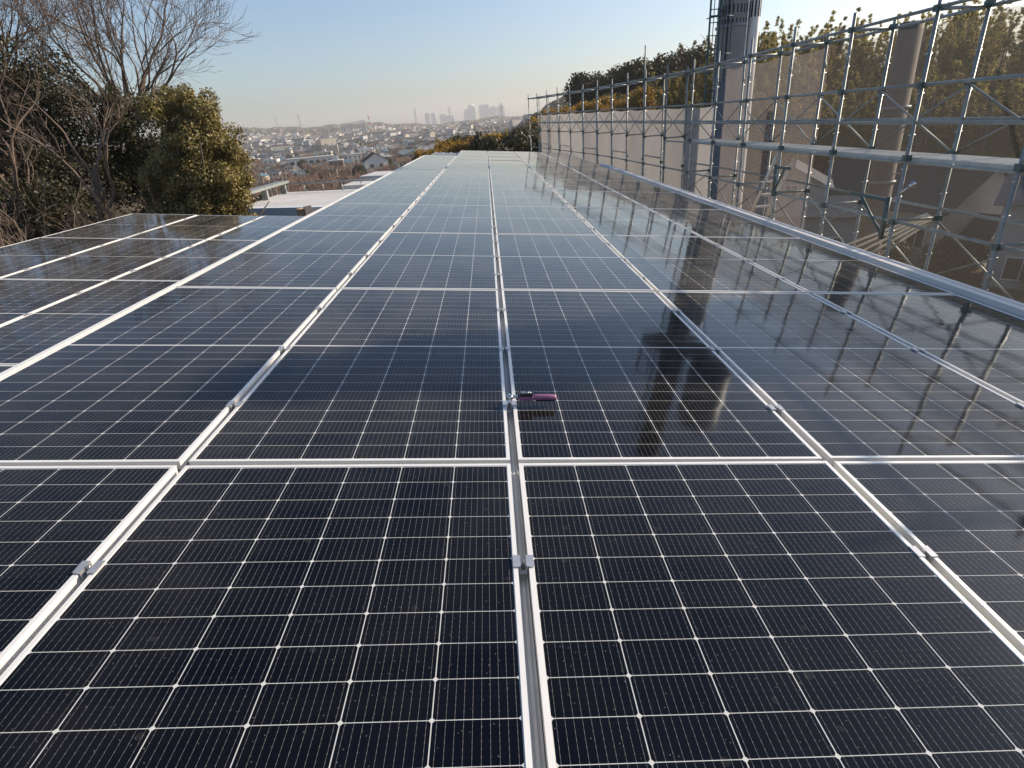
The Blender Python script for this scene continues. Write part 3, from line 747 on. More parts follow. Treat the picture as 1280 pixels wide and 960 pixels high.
def ellip(cx, cy, cz, rx, ry, rz, cr):
    def f(r):
        d = r.normal(size=3); d /= np.linalg.norm(d); k = r.rand() ** .45 * .92
        return cx + d[0] * rx * k, cy + d[1] * ry * k, cz + d[2] * rz * k, cr * (.7 + .6 * r.rand())
    return f
def cone(h0, h1, rad, cr, top=.15):
    def f(r):
        t = r.rand() ** .8; z = h0 + (h1 - h0) * t; rr = rad * (1 - t * (1 - top)); a = r.rand() * 6.283; k = r.rand() ** .5
        return math.cos(a) * rr * k, math.sin(a) * rr * k, z, cr * (1.15 - .5 * t) * (.7 + .6 * r.rand())
    return f
def plumes(h0, h1, spread, k, cr, seed):
    q = random.Random(seed); P_ = []
    for i in range(k):
        a = q.uniform(0, 6.283); d = spread * q.random() ** .5; hh = h1 * q.uniform(.68, 1.0); ln = q.uniform(0, 6.283); P_.append((math.cos(a) * d, math.sin(a) * d, hh, ln, q.uniform(.5, 1.3)))
    def f(r):
        x, y, hh, ln, b = P_[r.randint(k)]; t = r.rand() ** .75; z = h0 + (hh - h0) * t; w = .75 * (1 - t * .85)
        bend = b * t ** 3
        return x + math.cos(ln) * bend + r.normal() * w * .5, y + math.sin(ln) * bend + r.normal() * w * .5, z, cr * (1.2 - .75 * t)
    return f
def leafy(name, label, loc, shapes, lm, bark, th, tr, seed, group=None, limbs=6):
    t = thing(name, label, 'tree', loc, group=group); r = random.Random(seed)
    b = MB(); b.tube([(0, 0, -.5), (.1, 0, th * .5), (0, .05, th)], [tr * 1.2, tr, tr * .5], 8)
    for k in range(limbs):
        a = 6.283 * k / limbs + r.random(); z = th * r.uniform(.35, .9)
        b.tube([(0, 0, z), (math.cos(a) * th * .16, math.sin(a) * th * .16, z + th * .12), (math.cos(a) * th * .26, math.sin(a) * th * .26, z + th * .22)], [tr * .5, tr * .3, tr * .12], 5)
    b.build('trunk', bark, t)
    cr = MB()
    for (nb, n, sh, size, core) in shapes:
        q = leaf_cloud(nb, n, sh, size, seed, core=core); seed += 1
        base = len(cr.v); cr.v += q.v; cr.f += [tuple(i + base for i in f) for f in q.f]; cr.mi += q.mi; cr.sm += q.sm
    cr.build('crown', lm, t)
    return t
# holly-like evergreen, sunlit, right of the left group
hx, hy = -10.3, 20.0; hz = gz(hx, hy); tp = 3.75 - hz
leafy('holly_tree', 'dense sunlit evergreen with glossy olive leaves at the right end of the left trees', (hx, hy, hz),
      [(70, 36000, ellip(.1, -.1, tp - 3.1, 1.65, 1.4, 2.6, .40), .047, .55), (64, 34000, ellip(0, 0, tp - 2.3, 1.4, 1.4, 2.0, .36), .047, .66), (40, 20000, ellip(.85, -.3, tp - 3.6, 1.0, 1.1, 1.6, .34), .047, .66),
       (40, 18000, ellip(-1.0, .1, tp - 4.0, 1.25, 1.2, 1.7, .36), .047, .66), (46, 18000, ellip(-.1, -.2, tp - 5.5, 2.1, 1.6, 1.35, .40), .047, .66)], M['leaf_holly'], M['barkdark'], tp - 3.2, .14, 100)
E1 = [(-17.5, 23.8, 6.3, 2.7, 'tall dark evergreen at the left picture edge, behind bare branches'), (-15.3, 25.0, 4.1, 2.2, 'dark evergreen right of the tallest one, under the bare tree'),
      (-22.0, 26.5, 6.2, 2.9, 'dark evergreen behind the one cut by the left picture edge'), (-19.8, 20.2, 1.6, 2.3, 'dark evergreen below the tallest one at far left'),
      (-11.9, 21.6, .9, 1.6, 'dark evergreen touching the left side of the sunlit holly'),
      (-21.5, 22.0, 4.2, 2.6, 'dark evergreen cut by the left picture edge'), (-13.2, 23.5, .7, 2.1, 'low dark evergreen left of the sunlit holly'),
      (-16.9, 20.6, .4, 2.2, 'low dark evergreen behind the pale bare shrubs'), (-12.6, 20.4, -.5, 1.7, 'lowest dark evergreen bush beside the holly foot')]
for i, (x, y, zt, rad, lab) in enumerate(E1):
    z = gz(x, y); h = zt - z
    leafy('evergreen_tree', lab, (x, y, z), [(60, 26000, ellip(0, 0, h * .55, rad * .8, rad * .8, h * .42, rad * .30), .060, .4)], M['leaf_dark'], M['barkdark'], h * .6, .16, 200 + 7 * i, 'dark evergreens left of the panels')
# understorey on the left slope
us = leaf_cloud(60, 16000, lambda r: (-14.5 + r.normal() * 3.4, 19 + r.normal() * 2.6, 0, .75), .09, 400, core=.3)
us.v = [(x, y, z * .8 + gz(x, y) + .8) for x, y, z in us.v]
uo = us.build('undergrowth', M['leaf_dark']); uo['kind'] = 'stuff'

# ---- right hill: bamboo and cedar wood behind the mesh
protos = []
for k in range(3):
    protos.append(leafy('bamboo_clump', 'proto', (0, 0, 0), [(240, 17000, plumes(.8, 10.0, 1.9, 9, .50, 40 + k), .082, 0)], M['leaf_bamboo'], M['barkdark'], 7.6, .07, 500 + 10 * k, limbs=3))
for k in range(2):
    protos.append(leafy('cedar_tree', 'proto', (0, 0, 0), [(240, 17000, plumes(.8, 10.2, 1.7, 5, .60, 60 + k), .082, 0)], M['leaf_cedar'], M['barkdark'], 8.6, .14, 560 + 10 * k, limbs=4))
rr = random.Random(12); spots = []
az = 13.2
while az < 52:
    for ring in range(5):
        rad = 76 + ring * 10.5 + rr.uniform(-4, 4) + max(0, 20 - az) * 2.2
        spots.append((az + rr.uniform(-.9, .9), rad, ring))
    az += 1.05
usedp = set(); cnt = {}
for (azz, rad, ring) in spots:
    x, y = rad * math.sin(R(azz)), rad * math.cos(R(azz)) - 1.7
    z = gz(x, y) - .2
    if azz > 21: pi = rr.choice([0, 1, 2, 0, 1, 3]) if ring > 0 else rr.choice([3, 4, 3, 0])
    else: pi = rr.choice([0, 3, 4, 4, 1])
    s = rr.uniform(.70, 1.12)
    mtx = TRS(x, y, z, rr.uniform(0, 6.28), s * rr.uniform(1.0, 1.3), None, s * (1.0 if azz > 20 else .82))
    bam = pi < 3
    where = 'beyond the mesh' if azz > 23 else ('left of the chimney' if azz < 19.5 else 'behind the chimney')
    rowt = ['in the front row of the hillside wood', 'in the second row of the hillside wood', 'deep in the hillside wood', 'near the skyline of the hillside wood', 'on the skyline of the hillside wood'][ring]
    lab = ('yellow green bamboo ' if bam else 'dark green cedar ') + rowt + ' ' + where
    grp = lab.replace('bamboo ', 'bamboos ').replace('cedar ', 'cedars ')
    if pi not in usedp:
        usedp.add(pi); o = protos[pi]; o.matrix_world = mtx; o['label'] = lab; o['group'] = grp
    else: o = dup(protos[pi], mtx, lab, grp)
leafy('conical_evergreen', 'tall conical evergreen beyond the scaffold at the right, its tip shading the middle panels', (12.2, 4.50, gz(12.2, 4.50)),
      [(150, 30000, cone(10.6, 14.5, 1.15, .32, .03), .11, .05), (60, 12000, ellip(0, 0, 8.4, 1.5, 1.5, 3, .55), .12, .2)], M['leaf_cedar'], M['barkdark'], 13.6, .18, 980)
# ---- autumn trees behind the far end of the roof and along the far scaffold
pal = [('golden_tree', 'golden autumn tree', 'leaf_gold'), ('olive_tree', 'dull olive tree', 'leaf_olive'), ('round_evergreen', 'dark round evergreen', 'leaf_dark')]
ap = [leafy(n, 'proto', (0, 0, 0), [(26, 4200, ellip(0, 0, 3.6, 1.7, 1.7, 1.7, .8), .16, .35)], M[m], M['barkdark'], 3.6, .12, 600 + 20 * i) for i, (n, l_, m) in enumerate(pal)]
aused = set()
AT = []
ar = random.Random(4)
for i in range(26):
    x = -5.2 + i * .62 + ar.uniform(-.3, .3); y = 58 + ar.uniform(-7, 9); top = ar.uniform(-.55, .35) + .03 * i
    k = 0 if (x < -1.2 and ar.random() < .75) else (2 if -1.2 <= x < .8 and ar.random() < .7 else ar.choice([0, 0, 1, 1, 2]))
    AT.append((x, y, top, k, ar.uniform(.75, 1.05), 'just beyond the far end of the roof'))
for i in range(24):                                  # golden belt above the far sheets
    x = 7.5 + i * .8; y = 88 + ar.uniform(-8, 8); top = 2.0 + i * .11 + ar.uniform(-.5, .6)
    AT.append((x, y, top, ar.choice([0, 0, 0, 1]) , ar.uniform(.9, 1.2), 'above the pale far sheets'))
for i in range(16):
    x = 17 + i * 1.5; y = 112 + ar.uniform(-9, 9); top = 7.5 + i * .22 + ar.uniform(-.8, .6)
    AT.append((x, y, top, ar.choice([2, 2, 1]), ar.uniform(1.3, 1.7), 'behind the golden belt'))
for (x, y, top, k, s, wh) in AT:
    z = top - 5.6 * s
    mtx = TRS(x, y, z, ar.uniform(0, 6.28), s, None, s)
    lab = pal[k][1] + ' ' + wh; grp = lab.replace('tree', 'trees').replace('evergreen', 'evergreens')
    if k not in aused: aused.add(k); ap[k].matrix_world = mtx; ap[k]['label'] = lab; ap[k]['group'] = grp
    else: dup(ap[k], mtx, lab, grp)

# ------------------------------------------------------------------ houses beyond the scaffold
def gable(m, x0, x1, y0, y1, zb, zt, rise, ov=.35, mi_wall=0, mi_roof=0, axis='x', th=.12, walls=True, roof=True):
    """ridge along axis"""
    if axis == 'x':
        yc = (y0 + y1) / 2
        if walls:
            m.add([(x0, y0, zb), (x1, y0, zb), (x1, y1, zb), (x0, y1, zb), (x0, y0, zt), (x1, y0, zt), (x1, y1, zt), (x0, y1, zt), (x0, yc, zt + rise), (x1, yc, zt + rise)],
                  [(0, 1, 5, 4), (2, 3, 7, 6), (1, 2, 6, 9, 5), (3, 0, 4, 8, 7), (3, 2, 1, 0)], mi_wall)
        if roof:
            k = rise / (yc - y0); e = .03
            for s, yo in ((1, y0), (-1, y1)):
                ye = yo - s * ov; ze = zt - k * ov + e; zr = zt + rise + e
                a = [(x0 - ov, ye, ze), (x1 + ov, ye, ze), (x1 + ov, yc, zr), (x0 - ov, yc, zr)]
                vs = a + [(p[0], p[1], p[2] + th) for p in a]
                m.add(vs, [(3, 2, 1, 0), (4, 5, 6, 7), (0, 1, 5, 4), (1, 2, 6, 5), (2, 3, 7, 6), (3, 0, 4, 7)], mi_roof)
    else:
        t = MB(); gable(t, y0, y1, x0, x1, zb, zt, rise, ov, mi_wall, mi_roof, 'x', th, walls, roof)
        m.add([(p[1], p[0], p[2]) for p in t.v], t.f); n = len(t.f); m.mi[-n:] = t.mi
    return m
M['white_wall'] = mat('white_wall', (.66, .63, .58), .85, 0, .08, 1.5)
M['shaded_wall'] = mat('shaded_wall', (.40, .375, .34), .85, 0, .12, 1.2)  # white house walls darkened: their shade is put into the colour
M['cream_wall'] = mat('cream_wall', (.52, .45, .35), .85, 0, .08, 1.5)
M['grey_wall'] = mat('grey_wall', (.34, .34, .34), .85, 0, .1, 1.5)
M['brown_wall'] = mat('brown_wall', (.20, .14, .10), .85, 0, .1, 1.5)
M['slate_roof'] = mat('slate_roof', (.055, .058, .068), .6, 0, .22, 2.5, .2, spec=0.0)
M['grey_roof'] = mat('grey_roof', (.17, .17, .175), .7, 0, .2, 1.5, .2, spec=0.0)
M['brown_roof'] = mat('brown_roof', (.13, .08, .055), .7, 0, .2, 1.5, .2, spec=0.0)
M['teal_roof'] = mat('teal_roof', (.10, .16, .20), .6, 0, .2, 1.5, .2, spec=0.0)
def house(name, label, loc, rz, w, d, h, rise, wall, roof, axis, wins, group=None, extra=None):
    t = thing(name, label, 'house', loc, rz, group)
    wo = gable(MB(), -w / 2, w / 2, -d / 2, d / 2, 0, h, rise, axis=axis, roof=False).build('wall', wall, t)
    gable(MB(), -w / 2, w / 2, -d / 2, d / 2, 0, h, rise, axis=axis, walls=False, ov=.45).build('roof', roof, t)
    for (face, u, z, ww, hh) in wins:
        m = MB(); f = MB()
        if face in 'fb':
            s = -1 if face == 'f' else 1; y = s * d / 2
            a, b = sorted((y + s * .012, y + s * .03)); m.box(u - ww / 2, u + ww / 2, a, b, z, z + hh)
            a, b = sorted((y + s * .002, y + s * .05))
            for (x0, x1, z0, z1) in ((u - ww / 2 - .06, u - ww / 2, z - .06, z + hh + .06), (u + ww / 2, u + ww / 2 + .06, z - .06, z + hh + .06), (u - ww / 2, u + ww / 2, z + hh, z + hh + .06), (u - ww / 2, u + ww / 2, z - .06, z), (u - .025, u + .025, z, z + hh)):
                f.box(x0, x1, a, b, z0, z1)
        else:
            s = -1 if face == 'l' else 1; x = s * w / 2
            a, b = sorted((x + s * .012, x + s * .03)); m.box(a, b, u - ww / 2, u + ww / 2, z, z + hh)
            a, b = sorted((x + s * .002, x + s * .05))
            for (y0, y1, z0, z1) in ((u - ww / 2 - .06, u - ww / 2, z - .06, z + hh + .06), (u + ww / 2, u + ww / 2 + .06, z - .06, z + hh + .06), (u - ww / 2, u + ww / 2, z + hh, z + hh + .06), (u - ww / 2, u + ww / 2, z - .06, z), (u - .025, u + .025, z, z + hh)):
                f.box(a, b, y0, y1, z0, z1)
        wo_ = f.build('window', M['whitepaint'], t); m.build('pane', M['window'], wo_)
    return t
HZ = -7.6
house('gabled_house', 'white gabled house with steep dark slate roof at the right, behind the mesh', (37.9, 43.2, -11.3), R(-40), 4.2, 4.8, 3.0, 1.8, M['shaded_wall'], M['slate_roof'], 'x',
      [('f', -1.1, 1.0, 1.1, 1.1), ('f', 1.0, 1.0, 1.1, 1.1), ('r', 0, 1, 1.4, 1.3), ('r', 0, 3.2, .7, .7)])
house('annex_house', 'small white annex with little gable in front of the steep gabled house', (34.6, 38.6, -11.2), R(28), 2.6, 3.0, 2.6, 1.2, M['shaded_wall'], M['slate_roof'], 'y',
      [('f', 0, .8, 1.3, 1.5), ('l', 0, .8, 1.2, 1.3)])
house('wide_house', 'long white house under a wide dark roof in the middle behind the mesh', (33.2, 44.2, -10.8), R(-70), 12.0, 8.6, 4.1, 2.6, M['shaded_wall'], M['slate_roof'], 'x',
      [('f', -4.5, 1.4, 1.6, 1.4), ('f', -1.6, 1.4, 1.6, 1.4), ('f', 1.5, 1.4, 1.6, 1.4), ('f', 4.4, 1.4, 1.2, 1.4), ('l', -1.5, .9, 1.4, 1.3), ('l', 1.6, .9, 1.4, 1.3)])
house('small_gable_house', 'small white house with front gable and dark window, right of the stair ladder', (24.5, 45.2, -10.6), R(-28), 4.8, 6.0, 5.5, 1.4, M['shaded_wall'], M['grey_roof'], 'y',
      [('f', -.1, 4.4, .8, 1.3), ('f', 1.5, 3.6, 1.1, .8), ('f', -1.5, 1.4, 1.2, 1.2), ('l', 0, 3.6, 1.5, 1.1), ('l', -1.8, 3.6, .8, 1.1)])
house('grey_house', 'grey walled house at the right picture edge, beside the steep gabled house', (35.4, 31.6, -11.0), R(-48), 7.0, 6.0, 5.6, 1.6, M['grey_wall'], M['grey_roof'], 'x',
      [('f', -1.8, 1, 1.6, 1.3), ('f', 1.6, 3.6, 1.5, 1.1), ('l', 0, 3.6, 1.5, 1.1), ('l', -1.6, 1.0, 1.2, 1.2)])
house('low_shed', 'low pale shed with grey roof in front of the small front gabled house', (23.6, 39.6, -10.6), R(-28), 5.5, 3.4, 4.2, .9, M['grey_wall'], M['grey_roof'], 'x',
      [('f', -1.2, 1.6, 1.2, 1.0), ('f', 1.2, 1.6, 1.2, 1.0)])
# yard shrubs between the houses
for i, (x, y, lab) in enumerate(((26.2, 35.2, 'brown yard shrub below the left end of the wide dark roof'), (29.0, 33.0, 'brown yard shrub left of the small annex'), (31.6, 35.0, 'brown yard shrub just in front of the small annex'),
                                  (27.6, 38.6, 'brown yard shrub under the windows of the long white house'), (21.2, 36.0, 'brown yard shrub left of the low shed'), (33.0, 30.2, 'brown yard shrub beside the grey house'))):
    leafy('yard_shrub', lab, (x, y, gz(x, y)), [(20, 3200, ellip(0, 0, 1.5, 1.6, 1.6, 1.2, .6), .12, .3)], M['leaf_olive'], M['barkdark'], 1.1, .06, 800 + i, 'shrubs in the yards beyond the scaffold', 4)

# ------------------------------------------------------------------ neighbouring flat roofs
nb = thing('flat_roof_annex', 'low white flat roofed building with pale blue parapet beyond the left array', 'building', (0, 0, 0))
pts = [(-12.4, 26.6), (-5.0, 23.2), (-5.0, 31.4), (-12.4, 34.2)]
def prism(m, pts, z0, z1, mi=0):
    n = len(pts); m.add([(x, y, z0) for x, y in pts] + [(x, y, z1) for x, y in pts], [tuple(reversed(range(n))), tuple(range(n, 2 * n))] + [(i, (i + 1) % n, n + (i + 1) % n, n + i) for i in range(n)], mi); return m
prism(MB(), pts, -2.2, -1.75).build('roof', M['rooflight'], nb)
prism(MB(), [(-12.3, 26.7), (-5.1, 23.4), (-5.1, 31.3), (-12.3, 34.0)], -12, -2.203).build('wall', M['bluewall'], nb)
prism(MB(), [(-12.45, 26.35), (-4.95, 22.90), (-4.95, 23.17), (-12.45, 26.57)], -3.2, -1.66).build('parapet', M['bluewall'], nb)
rl = MB(); rl.box(-12.35, -11.75, 27.0, 33.5, -1.20, -1.06); rl.build('rail', M['galv'], nb)
for y in (27.3, 30.2, 33.2): MB().box(-12.2, -11.9, y - .12, y + .12, -1.751, -1.203).build('rail_post', M['galv'], nb)
r2 = MB(); r2.tube([(-12.2, 33.7, -1.25), (-5.6, 31.2, -1.25)], .05, 6)
for q in range(6): xq = -12 + q * 1.2; r2.tube([(xq, 33.62 - (xq + 12.2) * .38, -1.8), (xq, 33.62 - (xq + 12.2) * .38, -1.25)], .03, 6)
r2.build('rail', M['galv'], nb)
wbx = thing('wooden_hatch', 'brown boarded hatch box standing at the front edge of the white flat roof', 'hatch', (-8.2, 23.9, -3.1), R(-25))
MB().box(-.22, .22, -.2, .2, 0, 1.42).build('box', M['wood'], wbx, bevel=.02); MB().box(.225, .275, -.22, .22, 0, 1.55).build('side_board', M['darkwall'], wbx); MB().box(-.24, .22, -.22, .22, 1.422, 1.45).build('lid', M['wood'], wbx)
n2 = thing('flat_roof_store', 'flat white roofed building with dark walls just beyond the annex', 'building', (0, 0, 0))
prism(MB(), [(-9.2, 35.2), (-4.0, 33.0), (-3.2, 41.5), (-8.6, 43.5)], -2.0, -1.72).build('roof', M['rooflight'], n2)
prism(MB(), [(-9.0, 35.5), (-4.15, 33.4), (-3.35, 41.3), (-8.5, 43.2)], -13, -2.003).build('wall', M['darkwall'], n2)
prism(MB(), [(-8.6, 38.0), (-6.2, 37.0), (-5.8, 40.8), (-8.2, 41.8)], -1.718, -1.45).build('roof_plant', M['rooflight'], n2)

# ------------------------------------------------------------------ the town in the valley
WALLS = [('white', 'white_wall'), ('cream', 'cream_wall'), ('grey', 'grey_wall'), ('brown', 'brown_wall')]
ROOFS = [('slate', 'slate_roof'), ('grey', 'grey_roof'), ('brown', 'brown_roof'), ('teal', 'teal_roof')]
def occl(px):                                        # lowest picture row not hidden by the roofs in front
    return interp(px, [(0, 180), (300, 250), (330, 236), (440, 232), (490, 205), (566, 198), (575, 192), (665, 192), (700, 150)])
def visible(x, y, z):
    q = project((x, y, z)); return q is not None and 296 < q[0] < 668 and q[1] < occl(q[0])
hp = {}
def town_proto(wi, ri, kind):
    wn_, wm = WALLS[wi]; rn, rm = ROOFS[ri]; w, d, h, rise, ax = [(9, 7.5, 5.4, 1.9, 'x'), (7.5, 9, 5.6, 1.7, 'y'), (13, 9, 8.5, .01, 'x')][kind]
    t = thing('house', 'proto', 'house')
    m = MB()
    if kind < 2: gable(m, -w / 2, w / 2, -d / 2, d / 2, -3, h, rise, axis=ax, roof=False)
    else: m.box(-w / 2, w / 2, -d / 2, d / 2, -3, h)
    for z in ((.9, 3.5) if kind < 2 else (.9, 3.5, 6.1)):
        for u in (-.3, .05, .33):
            m.box(u * w - .7, u * w + .7, -d / 2 - .03, -d / 2 + .01, z, z + 1.2, 1); m.box(w / 2 - .01, w / 2 + .03, u * d - .6, u * d + .6, z, z + 1.2, 1); m.box(-w / 2 - .03, -w / 2 + .01, u * d - .6, u * d + .6, z, z + 1.2, 1)
    m.build('wall', [M[wm], M['window']], t)
    r_ = MB()
    if kind < 2: gable(r_, -w / 2, w / 2, -d / 2, d / 2, 0, h, rise, axis=ax, walls=False, ov=.5, th=.2)
    else: r_.box(-w / 2 - .2, w / 2 + .2, -d / 2 - .2, d / 2 + .2, h + .003, h + .5); r_.box(-2, 1.2, -1.6, 1.6, h + .503, h + 2.4)
    r_.build('roof', M[rm] if kind < 2 else M['rooflight'], t)
    return t
KN = ['gable end on', 'broad side on', 'flat topped block']
trn = random.Random(21); placed = []; nh = 0; tries = 0
cells = set(); houses = []
while nh < 290 and tries < 60000:
    tries += 1
    rr_ = 265 + 700 * trn.random() ** 1.2; az = trn.uniform(-26.5, 4.5)
    if rr_ < 330 and trn.random() < .6: continue
    x, y = rr_ * math.sin(R(az)), rr_ * math.cos(R(az)) - 1.7
    key = (int(x // 11.5), int(y // 11.5))
    if key in cells: continue
    z = gz(x, y)
    if not visible(x, y, z + 6.5): continue
    cells.add(key); houses.append((rr_, x, y, z)); nh += 1
houses.sort()
for (rr_, x, y, z) in houses:
    wi = trn.choice([0, 0, 1, 1, 2, 2, 3]); ri = trn.choice([0, 0, 1, 1, 2, 3]); kind = trn.choice([0, 0, 0, 1, 1, 1, 1, 1, 2]) if rr_ > 210 else trn.choice([0, 1])
    mtx = TRS(x, y, z, trn.choice([.25, .25 + math.pi / 2]) + trn.uniform(-.25, .25), trn.uniform(.72, 1.0), None, trn.uniform(.75, .95))
    zone = 'in the near part of the valley town' if rr_ < 380 else ('in the middle of the valley town' if rr_ < 640 else 'in the far part of the valley town')
    q = project((x, y, z + 4)); side = 'left' if q[0] < 420 else ('centre' if q[0] < 520 else 'right')
    if kind == 2: lab = WALLS[wi][0] + ' flat topped block ' + zone + ', ' + side + ' side'
    else: lab = WALLS[wi][0] + ' house with ' + ROOFS[ri][0] + ' gabled roof ' + zone + ', ' + side + ' side'
    grp = lab.replace(' house ', ' houses ').replace(' block ', ' blocks ')
    key = (wi, ri if kind < 2 else 0, kind)
    if key not in hp:
        hp[key] = town_proto(*key); o = hp[key]; o.matrix_world = mtx; o['label'] = lab; o['group'] = grp
    else: dup(hp[key], mtx, lab, grp)
# far town: past counting, one mass on the slopes below the ridge
ft = MB(); fr = random.Random(9); n = 0; tries = 0
while n < 5200 and tries < 60000:
    tries += 1
    rr_ = 820 + 1250 * fr.random() ** .9; az = fr.uniform(-28, 5.5)
    x, y = rr_ * math.sin(R(az)), rr_ * math.cos(R(az)) - 1.7
    if math.sin(x * .011 + 1) * math.sin(y * .007) + .35 * math.sin(x * .03) * math.sin(y * .023) > .25: continue   # wooded patches between the streets
    z = gz(x, y); n += 1
    w, d, h = fr.uniform(6, 11), fr.uniform(6, 9), fr.uniform(4, 7)
    if fr.random() < .05: w *= 2.2; h *= 1.9
    a = fr.uniform(0, 3.14); T = Matrix.Translation((x, y, z)) @ Matrix.Rotation(a, 4, 'Z'); mi = fr.choice([0, 1, 1, 2, 2, 2, 2]); ri = fr.choice([3, 4, 4, 5, 3, 4, 4])
    b = len(ft.v)
    ft.v += [tuple(T @ Vector(p)) for p in ((-w / 2, -d / 2, -3), (w / 2, -d / 2, -3), (w / 2, d / 2, -3), (-w / 2, d / 2, -3), (-w / 2, -d / 2, h), (w / 2, -d / 2, h), (w / 2, d / 2, h), (-w / 2, d / 2, h), (-w / 2, 0, h + 1.8), (w / 2, 0, h + 1.8))]
    for f, q in (((0, 1, 5, 4), mi), ((2, 3, 7, 6), mi), ((1, 2, 6, 9, 5), mi), ((3, 0, 4, 8, 7), mi), ((4, 5, 9, 8), ri), ((6, 7, 8, 9), ri)):
        ft.f.append(tuple(i + b for i in f)); ft.mi.append(q); ft.sm.append(False)
fo = ft.build('far_town', [M['white_wall'], M['cream_wall'], M['grey_wall'], M['grey_roof'], M['slate_roof'], M['brown_roof']]); fo['kind'] = 'stuff'; tag(fo, 'mass of tiny pale houses on the slopes below the hazy ridge', 'town')
# far woods: tree crowns on ridges and between the streets
fw = MB(); wr_ = np.random.RandomState(5); ICO = None
def blob(m, x, y, z, s, r, mi):
    n, k = 6, 3; b = len(m.v); ph = r.rand() * 6
    for i in range(k + 1):
        t = i / k * 1.45 + .12
        for j in range(n):
            a = 6.283 * j / n + ph; q = s * (.75 + .5 * r.rand())
            m.v.append((x + math.sin(t) * math.cos(a) * q, y + math.sin(t) * math.sin(a) * q, z + math.cos(t) * q * 1.0))
    m.f.append(tuple(b + j for j in range(n))); m.mi.append(mi); m.sm.append(False)
    for i in range(k):
        for j in range(n):
            m.f.append((b + i * n + j, b + (i + 1) * n + j, b + (i + 1) * n + (j + 1) % n, b + i * n + (j + 1) % n)); m.mi.append(mi); m.sm.append(False)
n = 0
while n < 7500:
    u = wr_.rand()
    if u < .55: rad = 2250 + wr_.rand() * 700; az = wr_.uniform(-29, 8)
    elif u < .75: rad = 900 + wr_.rand() * 1400; az = wr_.uniform(-29, 6)
    else: rad = 330 + wr_.rand() * 480; az = 1.2 + 16 * wr_.rand()
    x, y = rad * math.sin(R(az)), rad * math.cos(R(az)) - 1.7
    if .55 <= u < .75 and math.sin(x * .011 + 1) * math.sin(y * .007) + .35 * math.sin(x * .03) * math.sin(y * .023) < .12: continue
    if u >= .75 and wr_.rand() > (az - 1) / 5: continue
    s = wr_.uniform(3, 6.5) * (1 + (rad > 2000) * .6) * (.8 if u >= .75 else 1)
    blob(fw, x, y, gz(x, y) + s * .4, s, wr_, wr_.choice([0, 0, 0, 1, 1, 2])); n += 1
fwo = fw.build('far_woods', [M['leaf_dark'], M['leaf_olive'], M['twig']]); fwo['kind'] = 'stuff'; tag(fwo, 'dark tree belts on the far ridge and right hill', 'woods')
# winter trees in the near valley
tb = []
for k in range(3):
    t = thing('winter_tree', 'proto', 'tree'); r = random.Random(70 + k)
    tr = MB(); tr.tube([(0, 0, -1), (0, 0, 3)], [.28, .22], 6, cap=False); tr.build('trunk', M['bark'], t)
    b = MB()
    for q in range(6):
        a = q * 1.05 + r.random(); branchy(b, Vector((0, 0, 2.2 + q * .15)), Vector((math.cos(a) * .7, math.sin(a) * .7, 1)), 2.6, .14, 3, r, .7, 4, .06, .035, .14, 3)
    b.build('branches', M['twig'], t); tb.append(t)
te = [leafy('valley_evergreen', 'proto', (0, 0, 0), [(26, 3200, ellip(0, 0, 5, 2.6, 2.6, 3.0, 1.1), .3, .35)], M['leaf_dark'], M['barkdark'], 5, .2, 900)]
vr = random.Random(17); tu = set()
for i in range(150):
    while True:
        rad = vr.choice([vr.uniform(85, 180), vr.uniform(140, 340), vr.uniform(200, 520)]); az = vr.uniform(-27, 1)
        x, y = rad * math.sin(R(az)), rad * math.cos(R(az)) - 1.7; z = gz(x, y)
        if visible(x, y, z + 7.5): break
    k = vr.choice([0, 1, 2, 0, 1, 2, 3]); src = (tb + te)[k]; s = vr.uniform(.75, 1.1)
    mtx = TRS(x, y, z, vr.uniform(0, 6.28), s)
    q = project((x, y, z + 4)); side = 'left' if q[0] < 420 else ('centre' if q[0] < 500 else 'right')
    lab = ('brown leafless tree' if k < 3 else 'dark evergreen') + (' in front of the town houses, ' if rad < 170 else ' among the near town houses, ') + side + ' side of the valley'
    grp = lab.replace('tree ', 'trees ').replace('evergreen ', 'evergreens ')
    if k not in tu: tu.add(k); src.matrix_world = mtx; src['label'] = lab; src['group'] = grp
    else: dup(src, mtx, lab, grp)
# named buildings of the near valley
def bearing(px, py):
    d = Vector(RIGHT) * ((px - 640) / FPX) + Vector(DOWN) * ((py - 480) / FPX) + Vector(FWD)
    return math.atan2(d.x, d.y)
def at(px, rad, py=200): a = bearing(px, py); x, y = rad * math.sin(a), rad * math.cos(a) - 1.7; return x, y, gz(x, y)
x, y, z = at(468, 270)
house('white_tall_house', 'white three storey house with dark pointed roof standing out above the bare trees', (x, y, z), .35, 10, 8, 9.5, 3.0, M['white_wall'], M['slate_roof'], 'y', [('f', -2, 6.5, 1.6, 1.6), ('f', 2, 6.5, 1.6, 1.6), ('f', -2, 3.4, 1.6, 1.6), ('f', 2, 3.4, 1.6, 1.6), ('r', 0, 6.5, 1.6, 1.6)])
x, y, z = at(546, 215)
hl = thing('long_hall', 'long low hall with flat pale roof and brown walls beside the far panels', 'building', (x, y, z), .1)
MB().box(-7.5, 7.5, -5, 5, -3, 5.2).build('wall', M['brown_wall'], hl); MB().box(-8.2, 8.2, -5.7, 5.7, 5.203, 5.9).build('roof', M['rooflight'], hl); MB().box(1, 5, -5.04, -4.99, 1.5, 4.4).build('door', M['whitepaint'], hl)
x, y, z = at(387, 420, 190)
sb = thing('school_block', 'wide white block with pale roof in the middle of the near town', 'building', (x, y, z), .3)
